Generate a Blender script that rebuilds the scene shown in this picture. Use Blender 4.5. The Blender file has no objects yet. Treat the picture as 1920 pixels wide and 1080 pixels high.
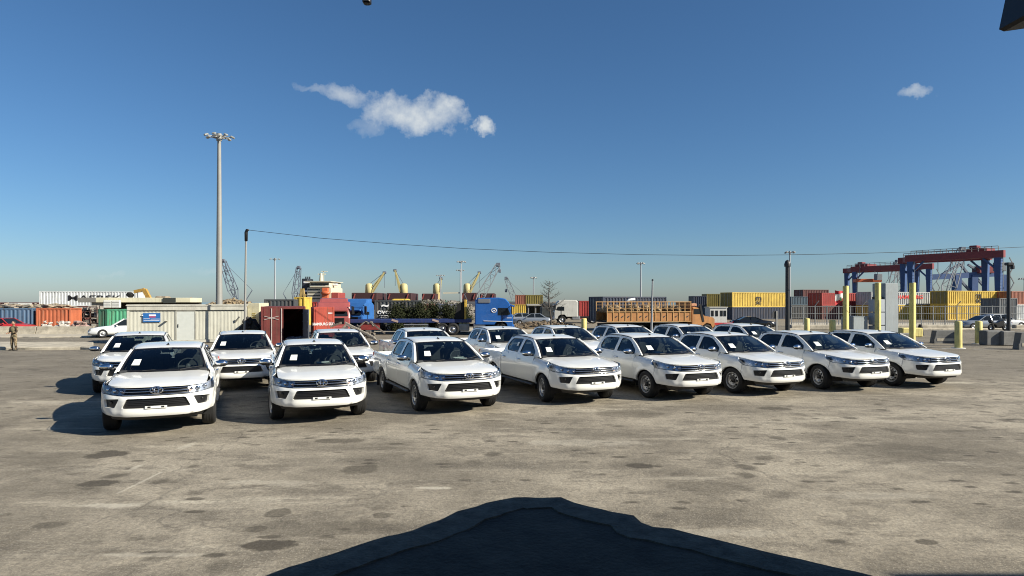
import bpy, math, random
import numpy as np
from mathutils import Vector, Matrix
from mathutils.geometry import delaunay_2d_cdt
R = math.radians
rnd = random.Random(7)
scene = bpy.context.scene

# ---------------------------------------------------------------- camera, sky, sun, exposure
F, HOR, CH = 1200.0, 566.8, 2.69          # focal length and horizon row in photo pixels, eye height
cam_d = bpy.data.cameras.new('camera')
cam_d.sensor_width = 36.0
cam_d.lens = 36.0 * F / 1920.0
cam_d.shift_y = (HOR - 540.0) / 1920.0
cam_d.clip_start = 0.05
cam_d.clip_end = 20000
cam = bpy.data.objects.new('camera', cam_d)
cam.location = (0, 0, CH)
cam.rotation_euler = (R(90), 0, 0)
scene.collection.objects.link(cam)
scene.camera = cam

SUN_EL, SUN_AZ = R(31.5), R(111.0)     # azimuth measured from +Y towards +X
sun_dir = Vector((math.sin(SUN_AZ) * math.cos(SUN_EL), math.cos(SUN_AZ) * math.cos(SUN_EL), math.sin(SUN_EL)))
sun_d = bpy.data.lights.new('sun', 'SUN')
sun_d.energy = 4.8
sun_d.angle = R(0.55)
sun_d.color = (1.0, 0.93, 0.79)
sun = bpy.data.objects.new('sun', sun_d)
sun.rotation_euler = sun_dir.to_track_quat('Z', 'Y').to_euler()
sun.location = (30, -20, 40)
scene.collection.objects.link(sun)

world = bpy.data.worlds.new('World')
scene.world = world
world.use_nodes = True


def build_world():
    nt = world.node_tree
    N, L = nt.nodes, nt.links
    N.clear()
    out = N.new('ShaderNodeOutputWorld')
    bg = N.new('ShaderNodeBackground')
    bg.inputs[1].default_value = 0.058
    sky = N.new('ShaderNodeTexSky')
    sky.sky_type = 'NISHITA'
    sky.sun_disc = False
    sky.sun_elevation = SUN_EL
    sky.sun_rotation = SUN_AZ
    sky.air_density = 1.0
    sky.dust_density = 0.45
    sky.ozone_density = 7.5
    sky.altitude = 0
    hsv = N.new('ShaderNodeHueSaturation')
    hsv.inputs['Saturation'].default_value = 1.05
    hsv.inputs['Hue'].default_value = 0.497
    L.new(sky.outputs[0], hsv.inputs['Color'])
    tc = N.new('ShaderNodeTexCoord')

    def math_(op, a, b=None, clamp=False):
        n = N.new('ShaderNodeMath')
        n.operation = op
        n.use_clamp = clamp
        for i, v in enumerate((a, b)):
            if v is None:
                continue
            if isinstance(v, (int, float)):
                n.inputs[i].default_value = v
            else:
                L.new(v, n.inputs[i])
        return n.outputs[0]
    # clouds as directions on the sky dome: (azimuth tangent, elevation tangent) with soft noisy edges
    sep = N.new('ShaderNodeSeparateXYZ')
    L.new(tc.outputs['Generated'], sep.inputs[0])
    yy = math_('MAXIMUM', sep.outputs[1], 0.02)
    u0 = math_('DIVIDE', sep.outputs[0], yy)
    v0 = math_('DIVIDE', sep.outputs[2], yy)
    noi = N.new('ShaderNodeTexNoise')
    noi.inputs['Scale'].default_value = 16
    noi.inputs['Detail'].default_value = 9
    noi.inputs['Roughness'].default_value = 0.62
    L.new(tc.outputs['Generated'], noi.inputs['Vector'])
    noi2 = N.new('ShaderNodeTexNoise')
    noi2.inputs['Scale'].default_value = 42
    noi2.inputs['Detail'].default_value = 6
    L.new(tc.outputs['Generated'], noi2.inputs['Vector'])
    nw = N.new('ShaderNodeTexNoise')
    nw.inputs['Scale'].default_value = 22
    nw.inputs['Detail'].default_value = 8
    nw.inputs['Roughness'].default_value = 0.65
    L.new(tc.outputs['Generated'], nw.inputs['Vector'])
    sw = N.new('ShaderNodeSeparateXYZ')
    L.new(nw.outputs['Color'], sw.inputs[0])
    u = math_('ADD', u0, math_('MULTIPLY', math_('SUBTRACT', sw.outputs[0], 0.5), 0.085))
    v = math_('ADD', v0, math_('MULTIPLY', math_('SUBTRACT', sw.outputs[1], 0.5), 0.055))
    nz = math_('ADD', math_('MULTIPLY', math_('SUBTRACT', noi.outputs[0], 0.5), 2.4),
               math_('MULTIPLY', math_('SUBTRACT', noi2.outputs[0], 0.5), 1.1))
    total = None
    # px, py, half width, half height, slope, density
    for px, py, rw, rh, sl, de in ((765, 214, 104, 42, 0.06, 1.0), (822, 218, 66, 38, 0.05, 1.0), (655, 180, 52, 22, 0.1, 0.6),
                                   (700, 236, 48, 16, 0, 0.25), (907, 241, 27, 20, 0, 0.95), (1722, 176, 46, 14, -0.12, 0.75),
                                   (600, 175, 40, 8, 0.3, 0.28), (208, 514, 30, 6, 0, 0.2), (390, 510, 40, 6, 0, 0.12)):
        cu, cv = (px - 960) / F, (HOR - py) / F
        du = math_('MULTIPLY', math_('SUBTRACT', u, cu), F / rw)
        dv = math_('MULTIPLY', math_('ADD', math_('SUBTRACT', v, cv), math_('MULTIPLY', math_('SUBTRACT', u, cu), sl)), F / rh)
        d = math_('ADD', math_('MULTIPLY', du, du), math_('MULTIPLY', dv, dv))
        d = math_('SUBTRACT', 1.0, d)
        m = math_('MULTIPLY', math_('ADD', math_('MULTIPLY', d, 1.0), nz), 0.85, True)
        env = math_('MULTIPLY', math_('ADD', d, 1.2), 0.8, True)
        m = math_('MULTIPLY', math_('MULTIPLY', m, env), de, True)
        total = m if total is None else math_('MAXIMUM', total, m)
    front = math_('GREATER_THAN', sep.outputs[1], 0.05)
    total = math_('MULTIPLY', total, front)
    mix = N.new('ShaderNodeMixRGB')
    mix.inputs[2].default_value = (7.2, 7.6, 7.7, 1)
    L.new(math_('MULTIPLY', total, 0.94), mix.inputs[0])
    L.new(hsv.outputs[0], mix.inputs[1])
    L.new(mix.outputs[0], bg.inputs[0])
    L.new(bg.outputs[0], out.inputs[0])


build_world()
vs = scene.view_settings
vs.view_transform = 'Standard'
vs.look = 'None'
vs.gamma = 1.0
vs.use_curve_mapping = False
vs.exposure = 0.8
scene.cycles.use_denoising = True
scene.cycles.caustics_reflective = False
scene.cycles.caustics_refractive = False
scene.cycles.denoising_prefilter = 'ACCURATE'
scene.cycles.filter_width = 1.05
scene.cycles.max_bounces = 8
scene.cycles.transparent_max_bounces = 16


# ---------------------------------------------------------------- helpers
def link(o):
    scene.collection.objects.link(o)
    return o


def tag(o, label, cat, group=None):
    o['label'] = label
    o['category'] = cat
    if group:
        o['group'] = group
    return o


def at(px, py, d):
    return Vector(((px - 960) / F * d, d, CH + (HOR - py) / F * d))


def xat(px, d):
    return (px - 960) / F * d


def zat(py, d):
    return CH + (HOR - py) / F * d


def gd(py):
    """depth of a ground point seen at photo row py"""
    return F * CH / (py - HOR)


def empty(name, loc, rz=0.0, label=None, cat=None, group=None):
    o = bpy.data.objects.new(name, None)
    o.location = loc
    o.rotation_euler = (0, 0, rz)
    o.empty_display_size = 0.3
    link(o)
    if label:
        tag(o, label, cat, group)
    return o


def copy_tree(o, parent=None):
    c = o.copy()
    link(c)
    c.parent = parent
    if parent is not None:
        c.matrix_parent_inverse = Matrix()
    for ch in list(o.children):
        copy_tree(ch, c)
    return c


class MB:
    """collects geometry, then becomes ONE mesh object"""

    def __init__(s):
        s.v, s.f, s.sm, s.mi = [], [], [], []
        s.m = 0

    def add(s, vs, fs, smooth=False):
        o = len(s.v)
        s.v += [tuple(p) for p in vs]
        for f in fs:
            s.f.append(tuple(i + o for i in f))
            s.sm.append(smooth)
            s.mi.append(s.m)
        return s

    def box(s, c, d, rz=0.0, b=0.0, rx=0.0, ry=0.0):
        """box centred at c with full sizes d, optional chamfer b"""
        hx, hy, hz = d[0] / 2, d[1] / 2, d[2] / 2
        if b <= 0:
            V = [(x * hx, y * hy, z * hz) for z in (-1, 1) for x, y in ((-1, -1), (1, -1), (1, 1), (-1, 1))]
            Fs = [(3, 2, 1, 0), (4, 5, 6, 7), (0, 1, 5, 4), (1, 2, 6, 5), (2, 3, 7, 6), (3, 0, 4, 7)]
        else:
            b = min(b, hx * .9, hy * .9, hz * .9)
            V = []
            for z, i in ((-hz, b), (-hz + b, 0), (hz - b, 0), (hz, b)):
                X, Y = hx - i, hy - i
                c_ = b if i == 0 else b
                V += [(-X, -Y + c_, z), (-X + c_, -Y, z), (X - c_, -Y, z), (X, -Y + c_, z), (X, Y - c_, z), (X - c_, Y, z), (-X + c_, Y, z), (-X, Y - c_, z)]
            Fs = [tuple(range(7, -1, -1)), tuple(range(24, 32))]
            for k in range(3):
                for i in range(8):
                    j = (i + 1) % 8
                    Fs.append((k * 8 + i, k * 8 + j, k * 8 + 8 + j, k * 8 + 8 + i))
        M = Matrix.Translation(c) @ Matrix.Rotation(rz, 4, 'Z') @ Matrix.Rotation(ry, 4, 'Y') @ Matrix.Rotation(rx, 4, 'X')
        return s.add([M @ Vector(p) for p in V], Fs)

    def beam(s, a, b, w, h=None, n=4):
        """bar from a to b, rectangular (n=4) or round"""
        a, b = Vector(a), Vector(b)
        h = h or w
        d = (b - a).normalized()
        up = Vector((0, 0, 1)) if abs(d.z) < 0.95 else Vector((0, 1, 0))
        x = d.cross(up).normalized()
        y = x.cross(d).normalized()
        V = []
        for p in (a, b):
            for k in range(n):
                t = 2 * math.pi * (k + .5) / n
                q = (1 / math.cos(math.pi / n)) if n == 4 else 1
                V.append(p + x * (math.cos(t) * q * w / 2) + y * (math.sin(t) * q * h / 2))
        Fs = [(i, (i + 1) % n, n + (i + 1) % n, n + i) for i in range(n)]
        s.add(V, Fs, n > 6)
        return s.add(V, [tuple(range(n - 1, -1, -1)), tuple(range(n, 2 * n))])

    def cone(s, base, top, r0, r1, n=12, smooth=True):
        a, b = Vector(base), Vector(top)
        d = (b - a).normalized()
        up = Vector((0, 0, 1)) if abs(d.z) < 0.95 else Vector((0, 1, 0))
        x = d.cross(up).normalized()
        y = x.cross(d).normalized()
        V = []
        for p, r in ((a, r0), (b, r1)):
            for k in range(n):
                t = 2 * math.pi * k / n
                V.append(p + x * (math.cos(t) * r) + y * (math.sin(t) * r))
        s.add(V, [(i, (i + 1) % n, n + (i + 1) % n, n + i) for i in range(n)], smooth)
        return s.add(V, [tuple(range(n - 1, -1, -1)), tuple(range(n, 2 * n))])

    def path(s, pts, r, n=6, closed=False):
        """round tube along points; r number or list"""
        P = [Vector(p) for p in pts]
        m = len(P)
        V = []
        for i, p in enumerate(P):
            a = P[i - 1] if (i or closed) else P[i]
            b = P[(i + 1) % m] if (i < m - 1 or closed) else P[i]
            d = (b - a).normalized()
            up = Vector((0, 0, 1)) if abs(d.z) < 0.9 else Vector((0, 1, 0))
            x = d.cross(up).normalized()
            y = x.cross(d)
            rr = r[i] if isinstance(r, (list, tuple)) else r
            V += [p + (x * math.cos(2 * math.pi * k / n) + y * math.sin(2 * math.pi * k / n)) * rr for k in range(n)]
        Fs = []
        for i in range(m if closed else m - 1):
            j = (i + 1) % m
            Fs += [(i * n + k, i * n + (k + 1) % n, j * n + (k + 1) % n, j * n + k) for k in range(n)]
        if not closed:
            Fs += [tuple(range(n - 1, -1, -1)), tuple(range((m - 1) * n, m * n))]
        return s.add(V, Fs, n > 5)

    def lathe(s, prof, M, n=28, smooth=True, a0=0.0, a1=2 * math.pi):
        """profile (radius, height) revolved round local z, placed by matrix M"""
        full = abs(a1 - a0 - 2 * math.pi) < 1e-6
        cols = n if full else n + 1
        V = []
        for k in range(cols):
            t = a0 + (a1 - a0) * k / n
            V += [M @ Vector((r * math.cos(t), r * math.sin(t), h)) for r, h in prof]
        m = len(prof)
        Fs = []
        for k in range(n):
            j = (k + 1) % cols
            for i in range(m - 1):
                Fs.append((k * m + i, j * m + i, j * m + i + 1, k * m + i + 1))
        return s.add(V, Fs, smooth)

    def ball(s, c, r, n=10, m=6, M=None):
        c = Vector(c)
        r = r if isinstance(r, (tuple, list)) else (r, r, r)
        V = [(0, 0, -1)]
        for i in range(1, m):
            ph = math.pi * i / m - math.pi / 2
            V += [(math.cos(ph) * math.cos(2 * math.pi * k / n), math.cos(ph) * math.sin(2 * math.pi * k / n), math.sin(ph)) for k in range(n)]
        V.append((0, 0, 1))
        V = [Vector((p[0] * r[0], p[1] * r[1], p[2] * r[2])) for p in V]
        if M is not None:
            V = [M @ p for p in V]
        Fs = [(0, 1 + (k + 1) % n, 1 + k) for k in range(n)]
        for i in range(m - 2):
            Fs += [(1 + i * n + k, 1 + i * n + (k + 1) % n, 1 + (i + 1) * n + (k + 1) % n, 1 + (i + 1) * n + k) for k in range(n)]
        Fs += [(1 + (m - 2) * n + k, 1 + (m - 2) * n + (k + 1) % n, len(V) - 1) for k in range(n)]
        return s.add([c + p for p in V], Fs, True)

    def prism(s, poly, ax, lo, hi):
        """polygon in the two other axes extruded along axis ax (0,1,2) from lo to hi"""
        n = len(poly)

        def mk(p, t):
            return {0: (t, p[0], p[1]), 1: (p[0], t, p[1]), 2: (p[0], p[1], t)}[ax]
        V = [mk(p, lo) for p in poly] + [mk(p, hi) for p in poly]
        Fs = [(i, (i + 1) % n, n + (i + 1) % n, n + i) for i in range(n)] + [tuple(range(n - 1, -1, -1)), tuple(range(n, 2 * n))]
        return s.add(V, Fs)

    def build(s, name, mat, parent=None, loc=None, rz=None):
        me = bpy.data.meshes.new(name)
        me.from_pydata(s.v, [], s.f)
        me.polygons.foreach_set('use_smooth', s.sm)
        mats = mat if isinstance(mat, (list, tuple)) else [mat]
        for m in mats:
            me.materials.append(m)
        if len(mats) > 1:
            me.polygons.foreach_set('material_index', s.mi)
        me.update()
        o = bpy.data.objects.new(name, me)
        link(o)
        if parent is not None:
            o.parent = parent
        if loc is not None:
            o.location = loc
        if rz is not None:
            o.rotation_euler = (0, 0, rz)
        return o


def fix_normals(o):
    import bmesh
    bm = bmesh.new()
    bm.from_mesh(o.data)
    bmesh.ops.recalc_face_normals(bm, faces=bm.faces)
    bm.to_mesh(o.data)
    bm.free()
    return o


def inside(P, poly):
    """points (n,2) in polygon (m,2)"""
    x, y = P[:, 0], P[:, 1]
    r = np.zeros(len(P), bool)
    q = np.roll(poly, -1, 0)
    for (x1, y1), (x2, y2) in zip(poly, q):
        c = (y1 > y) != (y2 > y)
        with np.errstate(divide='ignore', invalid='ignore'):
            xi = (x2 - x1) * (y - y1) / (y2 - y1) + x1
        r ^= c & (x < xi)
    return r


def resample(poly, res):
    out = []
    n = len(poly)
    for i in range(n):
        a, b = np.array(poly[i], float), np.array(poly[(i + 1) % n], float)
        k = max(1, int(round(np.linalg.norm(b - a) / res)))
        for j in range(k):
            out.append(a + (b - a) * j / k)
    return np.array(out)


def rounded(poly, r, n=4):
    """polygon with rounded corners; r number or list"""
    out = []
    m = len(poly)
    for i in range(m):
        p = np.array(poly[i], float)
        a, b = np.array(poly[i - 1], float) - p, np.array(poly[(i + 1) % m], float) - p
        rr = r[i] if isinstance(r, (list, tuple)) else r
        la, lb = np.linalg.norm(a), np.linalg.norm(b)
        d = min(rr, la * .45, lb * .45)
        if d < 1e-4:
            out.append(tuple(p))
            continue
        A, B = p + a / la * d, p + b / lb * d
        for k in range(n + 1):
            t = k / n
            out.append(tuple((1 - t) ** 2 * A + 2 * t * (1 - t) * p + t * t * B))
    return out


def patch(mb, outline, fn, res=0.06, holes=(), flange=0.03, bres=None):
    """triangulated sheet over a 2-D outline with holes; fn(u, v, off) -> point; edges folded in by `flange`"""
    bres = bres or res
    loops = [resample(outline, bres)] + [resample(h, bres) for h in holes]
    V = [tuple(p) for l in loops for p in l]
    E = []
    o = 0
    for l in loops:
        n = len(l)
        E += [(o + i, o + (i + 1) % n) for i in range(n)]
        o += n
    B = np.array(V)
    lo, hi = B.min(0), B.max(0)
    gx, gy = np.meshgrid(np.arange(lo[0] + res / 2, hi[0], res), np.arange(lo[1] + res / 2, hi[1], res))
    Gp = np.stack([gx.ravel(), gy.ravel()], 1)
    if len(Gp):
        ok = inside(Gp, loops[0])
        for h in loops[1:]:
            ok &= ~inside(Gp, h)
        Gp = Gp[ok]
        if len(Gp):
            d = np.sqrt(((Gp[:, None, :] - B[None]) ** 2).sum(2)).min(1)
            V += [tuple(p) for p in Gp[d > res * .42]]
    r = delaunay_2d_cdt([Vector(p) for p in V], E, [], 0, 1e-5)
    pv = np.array([tuple(p) for p in r[0]])
    T = np.array([f for f in r[2] if len(f) == 3])
    c = pv[T].mean(1)
    ok = inside(c, loops[0])
    for h in loops[1:]:
        ok &= ~inside(c, h)
    T = T[ok]
    P = [Vector(fn(p[0], p[1], 0.0)) for p in pv]
    cu = pv[T[0]].mean(0)
    nrm = (P[T[0][1]] - P[T[0][0]]).cross(P[T[0][2]] - P[T[0][0]])
    out = Vector(fn(cu[0], cu[1], 0.02)) - Vector(fn(cu[0], cu[1], 0.0))
    flip = nrm.dot(out) < 0
    mb.add(P, [tuple(t[::-1]) if flip else tuple(t) for t in T], True)
    if flange:
        for l in loops:
            n = len(l)
            A = [Vector(fn(p[0], p[1], 0.0)) for p in l]
            A2 = [Vector(fn(p[0], p[1], -flange)) for p in l]
            mb.add(A + A2, [(i, (i + 1) % n, n + (i + 1) % n, n + i) for i in range(n)])
    return mb


# ---------------------------------------------------------------- materials
MATS = {}


def mat(name, col, rough=0.6, metal=0.0, noise=0.0, nscale=4.0, bump=0.0, bscale=30.0, spec=0.5, col2=None, coat=0.0, dirt=0.0):
    """principled material with procedural colour variation, relief and wear"""
    if name in MATS:
        return MATS[name]
    m = bpy.data.materials.new(name)
    m.use_nodes = True
    nt = m.node_tree
    N, L = nt.nodes, nt.links
    p = N['Principled BSDF']
    p.inputs['Roughness'].default_value = rough
    p.inputs['Metallic'].default_value = metal
    p.inputs['Specular IOR Level'].default_value = spec
    p.inputs['Coat Weight'].default_value = coat
    p.inputs['Coat Roughness'].default_value = 0.04
    c = tuple(col) + (1,)
    p.inputs['Base Color'].default_value = c
    tc = N.new('ShaderNodeTexCoord')
    if noise > 0 or col2:
        n = N.new('ShaderNodeTexNoise')
        n.inputs['Scale'].default_value = nscale
        n.inputs['Detail'].default_value = 6
        n.inputs['Roughness'].default_value = 0.65
        L.new(tc.outputs['Object'], n.inputs['Vector'])
        r = N.new('ShaderNodeValToRGB')
        r.color_ramp.elements[0].position = 0.32
        r.color_ramp.elements[1].position = 0.68
        a = col2 if col2 else tuple(x * (1 - noise) for x in col)
        b = col if col2 else tuple(min(1, x * (1 + noise * .6)) for x in col)
        r.color_ramp.elements[0].color = tuple(a) + (1,)
        r.color_ramp.elements[1].color = tuple(b) + (1,)
        L.new(n.outputs[0], r.inputs[0])
        src = r.outputs[0]
        if dirt > 0:
            mp = N.new('ShaderNodeMapping')
            mp.inputs['Scale'].default_value = (9, 9, 0.8)
            L.new(tc.outputs['Object'], mp.inputs['Vector'])
            n3 = N.new('ShaderNodeTexNoise')
            n3.inputs['Scale'].default_value = 1.0
            n3.inputs['Detail'].default_value = 5
            L.new(mp.outputs[0], n3.inputs['Vector'])
            r3 = N.new('ShaderNodeValToRGB')
            r3.color_ramp.elements[0].position = 0.52
            r3.color_ramp.elements[0].color = (0, 0, 0, 1)
            r3.color_ramp.elements[1].position = 0.78
            r3.color_ramp.elements[1].color = (dirt, dirt, dirt, 1)
            L.new(n3.outputs[0], r3.inputs[0])
            mx = N.new('ShaderNodeMixRGB')
            mx.inputs[2].default_value = (0.10, 0.065, 0.04, 1)
            L.new(r3.outputs[0], mx.inputs[0])
            L.new(src, mx.inputs[1])
            src = mx.outputs[0]
        L.new(src, p.inputs['Base Color'])
    if bump > 0:
        n2 = N.new('ShaderNodeTexNoise')
        n2.inputs['Scale'].default_value = bscale
        n2.inputs['Detail'].default_value = 4
        L.new(tc.outputs['Object'], n2.inputs['Vector'])
        bp = N.new('ShaderNodeBump')
        bp.inputs['Strength'].default_value = bump
        bp.inputs['Distance'].default_value = 0.02
        L.new(n2.outputs[0], bp.inputs['Height'])
        L.new(bp.outputs[0], p.inputs['Normal'])
    MATS[name] = m
    return m


def glass_mat(name, tint, gloss=(0.9, 0.95, 1.0), rough=0.015, ior=1.5):
    if name in MATS:
        return MATS[name]
    m = bpy.data.materials.new(name)
    m.use_nodes = True
    nt = m.node_tree
    N, L = nt.nodes, nt.links
    N.remove(N['Principled BSDF'])
    t = N.new('ShaderNodeBsdfTransparent')
    t.inputs[0].default_value = tuple(tint) + (1,)
    g = N.new('ShaderNodeBsdfGlossy')
    g.inputs['Color'].default_value = tuple(gloss) + (1,)
    g.inputs['Roughness'].default_value = rough
    f = N.new('ShaderNodeFresnel')
    f.inputs[0].default_value = ior
    x = N.new('ShaderNodeMixShader')
    L.new(f.outputs[0], x.inputs[0])
    L.new(t.outputs[0], x.inputs[1])
    L.new(g.outputs[0], x.inputs[2])
    L.new(x.outputs[0], N['Material Output'].inputs[0])
    MATS[name] = m
    return m


PAINT = mat('white_car_paint', (0.775, 0.775, 0.735), 0.20, noise=0.03, nscale=0.9, coat=0.6)
PLASTIC = mat('black_plastic', (0.012, 0.012, 0.013), 0.45, noise=0.2)
GRILLE = mat('dark_grille', (0.010, 0.010, 0.011), 0.35)
CHROME = mat('chrome', (0.72, 0.73, 0.75), 0.09, 1.0)
SILVER = mat('painted_silver', (0.42, 0.42, 0.42), 0.35, 0.7, noise=0.1)
RUBBER = mat('tyre_rubber', (0.011, 0.011, 0.011), 0.8, bump=0.2, bscale=60)
WGLASS = glass_mat('windscreen_glass', (0.56, 0.64, 0.64), ior=1.62)
SGLASS = glass_mat('side_glass', (0.30, 0.35, 0.36), ior=1.55)
LENS = glass_mat('lamp_lens', (0.92, 0.95, 1.0))
INTERIOR = mat('dark_interior', (0.032, 0.034, 0.036), 0.8, noise=0.2)
SEAT = mat('grey_seat_fabric', (0.11, 0.112, 0.115), 0.9, noise=0.2, nscale=20)
PAPER = mat('white_paper', (0.80, 0.83, 0.80), 0.8, noise=0.03)
UNDER = mat('underbody_black', (0.008, 0.008, 0.008), 0.9)
AMBER = mat('amber_lamp', (0.55, 0.36, 0.24), 0.2)
SCREEN = mat('dim_print_grey', (0.5, 0.52, 0.53), 0.8)

# ---------------------------------------------------------------- the pickup (modelled once, then copied)
SX, SZ = 1.15, 0.95
PA, PB, PN = 0.62, 0.895, 2.6
_t = np.linspace(0, math.pi / 2, 500)
_px = PA * (1 - np.cos(_t) ** (2 / PN))
_py = PB * np.sin(_t) ** (2 / PN)
_ps = np.concatenate([[0], np.cumsum(np.hypot(np.diff(_px), np.diff(_py)))])
SC = _ps[-1]


def plan(s):
    a = abs(s)
    if a >= SC:
        x, y, nx, ny = PA + a - SC, PB, 0.0, 1.0
    else:
        x, y = float(np.interp(a, _ps, _px)), float(np.interp(a, _ps, _py))
        e = 0.02
        x2, y2 = float(np.interp(min(a + e, SC), _ps, _px)), float(np.interp(min(a + e, SC), _ps, _py))
        x1, y1 = float(np.interp(max(a - e, 0), _ps, _px)), float(np.interp(max(a - e, 0), _ps, _py))
        tx, ty = x2 - x1, y2 - y1
        if a < e:
            tx = 0
        l = math.hypot(tx, ty)
        nx, ny = -ty / l, tx / l
    sg = 1 if s >= 0 else -1
    return x, y * sg, nx, ny * sg


def s_of_x(x):
    return SC + x - PA if x >= PA else float(np.interp(x, _px, _ps))


def sstep(x, a, b):
    t = min(1, max(0, (x - a) / (b - a)))
    return t * t * (3 - 2 * t)


_fz = ([.38, .44, .50, .58, .66, .80, .86, .90, .98, 1.06, 1.12, 1.2], [-.09, -.035, -.008, 0, .004, -.002, -.012, -.03, -.045, -.07, -.10, -.15])
_sz = ([.42, .48, .56, .70, .90, .98, 1.02, 1.08, 1.16, 1.24, 1.3], [-.07, -.035, -.010, .0, .012, .014, .008, -.006, -.022, -.045, -.06])


def zh(x, y):
    z = float(np.interp(x, [0.0, .08, .14, .22, .36, .6, .9, 1.2, 1.45], [1.045, 1.074, 1.092, 1.110, 1.137, 1.173, 1.208, 1.238, 1.258]))
    t = abs(y) / .80
    z -= .055 * t * t
    # two raised flanks with a flat middle
    z += .012 * sstep(abs(y), .34, .50) * (1 - sstep(abs(y), .62, .80)) * sstep(x, .1, .35)
    return z


def off(s, z, x):
    w = sstep(abs(s), .62, 1.15)
    o = (1 - w) * float(np.interp(z, *_fz)) + w * float(np.interp(z, *_sz))
    a = abs(s)
    if a < .75:
        o += .028 * (1 - sstep(a, .50, .62)) * (1 - sstep(z, .815, .85)) + .016 * (1 - sstep(z, .50, .60))
    for xc in (.99, 4.075):
        d = math.hypot(x - xc, z - .42)
        o += .030 * math.exp(-((d - .45) / .075) ** 2) * (1 if z > .3 else 0)
    return o


def M3(x, y, z):
    return (-y * SX, x * SX, z * SZ)


def skin(s, z, o=0.0):
    x, y, nx, ny = plan(s)
    k = off(s, z, x) + o
    return M3(x + nx * k, y + ny * k, z)


def fender(s, z, o=0.0):
    x, y, nx, ny = plan(s)
    k = off(s, z, x) + o
    sg = 1 if y > 0 else -1
    zt = zh(x, .80)
    t = min(1.0, max(0.0, (z - (zt - .13)) / .13))
    tot = (abs(y) + ny * sg * k) - .795
    k2 = (1 - math.sqrt(max(0, 1 - t * t))) * max(tot, 0)
    return M3(x + nx * k, y + ny * k - sg * k2, z)


def sxy(pts, sg):
    return [(s_of_x(x) * sg, z) for x, z in pts]


def arch(xc, r, a0, a1, n=14, zc=.40):
    return [(xc + r * math.cos(a0 + (a1 - a0) * k / n), zc + r * math.sin(a0 + (a1 - a0) * k / n)) for k in range(n + 1)]


def side_y(z):
    t = max(0, (z - 1.22) / .5)
    return .843 - .205 * t ** 1.2


def side(sg):
    def fn(x, z, o=0.0):
        y = side_y(z) + o - .03 * sstep(x, 3.0, 3.6) - .02 * (1 - sstep(x, 1.3, 2.0))
        return M3(x, y * sg, z)
    return fn


def lathe_M(x, y, z, sg):
    # wheel axis points outwards along lateral direction
    return Matrix.Translation(M3(x, y, z)) @ Matrix.Rotation(R(90) * (-1 if sg > 0 else 1), 4, 'Y')


def torus_pts(cx, cz, rx, rz, n=20):
    return [(cx + rx * math.cos(2 * math.pi * k / n), cz + rz * math.sin(2 * math.pi * k / n)) for k in range(n)]


def make_wheel(root, x, sg):
    r = 0.385
    c = M3(x, 0.0, 0)
    M = Matrix.Rotation(R(-90) * sg, 4, 'Y')
    w = .135
    tyre = MB()
    tyre.lathe([(r * .62, -w * .8), (r * .70, -w), (r * .90, -w), (r * .97, -w * .8), (r * .995, -w * .5), (r * .98, -w * .4), (r * .995, -w * .3), (r * .995, -w * .05), (r * .98, 0), (r * .995, w * .05), (r * .995, w * .3), (r * .98, w * .4), (r * .995, w * .5), (r * .97, w * .8), (r * .90, w), (r * .72, w), (r * .62, w * .86)], M, 36)
    whl = tyre.build('wheel', RUBBER, root, (-sg * .80 * SX, c[1], r))
    rim = MB()
    R0 = r * .64
    rim.lathe([(R0, w * .88), (R0 * .96, w * .92), (R0 * .90, w * .80), (R0 * .88, w * .45)], M, 32)
    holes = []
    for k in range(10):
        a = 2 * math.pi * (k + .5) / 10
        ca, sa = math.cos(a), math.sin(a)
        holes.append([(R0 * (.70 * ca + q[0] * ca - q[1] * sa), R0 * (.70 * sa + q[0] * sa + q[1] * ca)) for q in ((-.07, -.09), (.07, -.12), (.07, .12), (-.07, .09))])

    def disc(u, v, o=0.0):
        d = math.hypot(u, v) / R0
        h = w * (.45 + .42 * math.exp(-((d - .62) / .17) ** 2) - .05 * (1 if d < .3 else 0))
        return M @ Vector((u, v, h + o))
    patch(rim, torus_pts(0, 0, R0 * .885, R0 * .885, 28), disc, R0 * .16, holes, .012)
    rim.build('rim', SILVER, whl)
    cap = MB()
    cap.lathe([(R0 * .26, w * .4), (R0 * .26, w * .72), (R0 * .2, w * .8), (0.001, w * .82)], M, 14)
    for k in range(6):
        a = 2 * math.pi * k / 6
        p = M @ Vector((R0 * .40 * math.cos(a), R0 * .40 * math.sin(a), w * .62))
        cap.ball(p, .016, 6, 4)
    cap.build('hub_cap', PLASTIC, whl)
    back = MB()
    back.lathe([(R0 * .95, -w * .3), (0.001, -w * .3)], M, 20)
    back.build('brake_disc', UNDER, whl)


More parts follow.
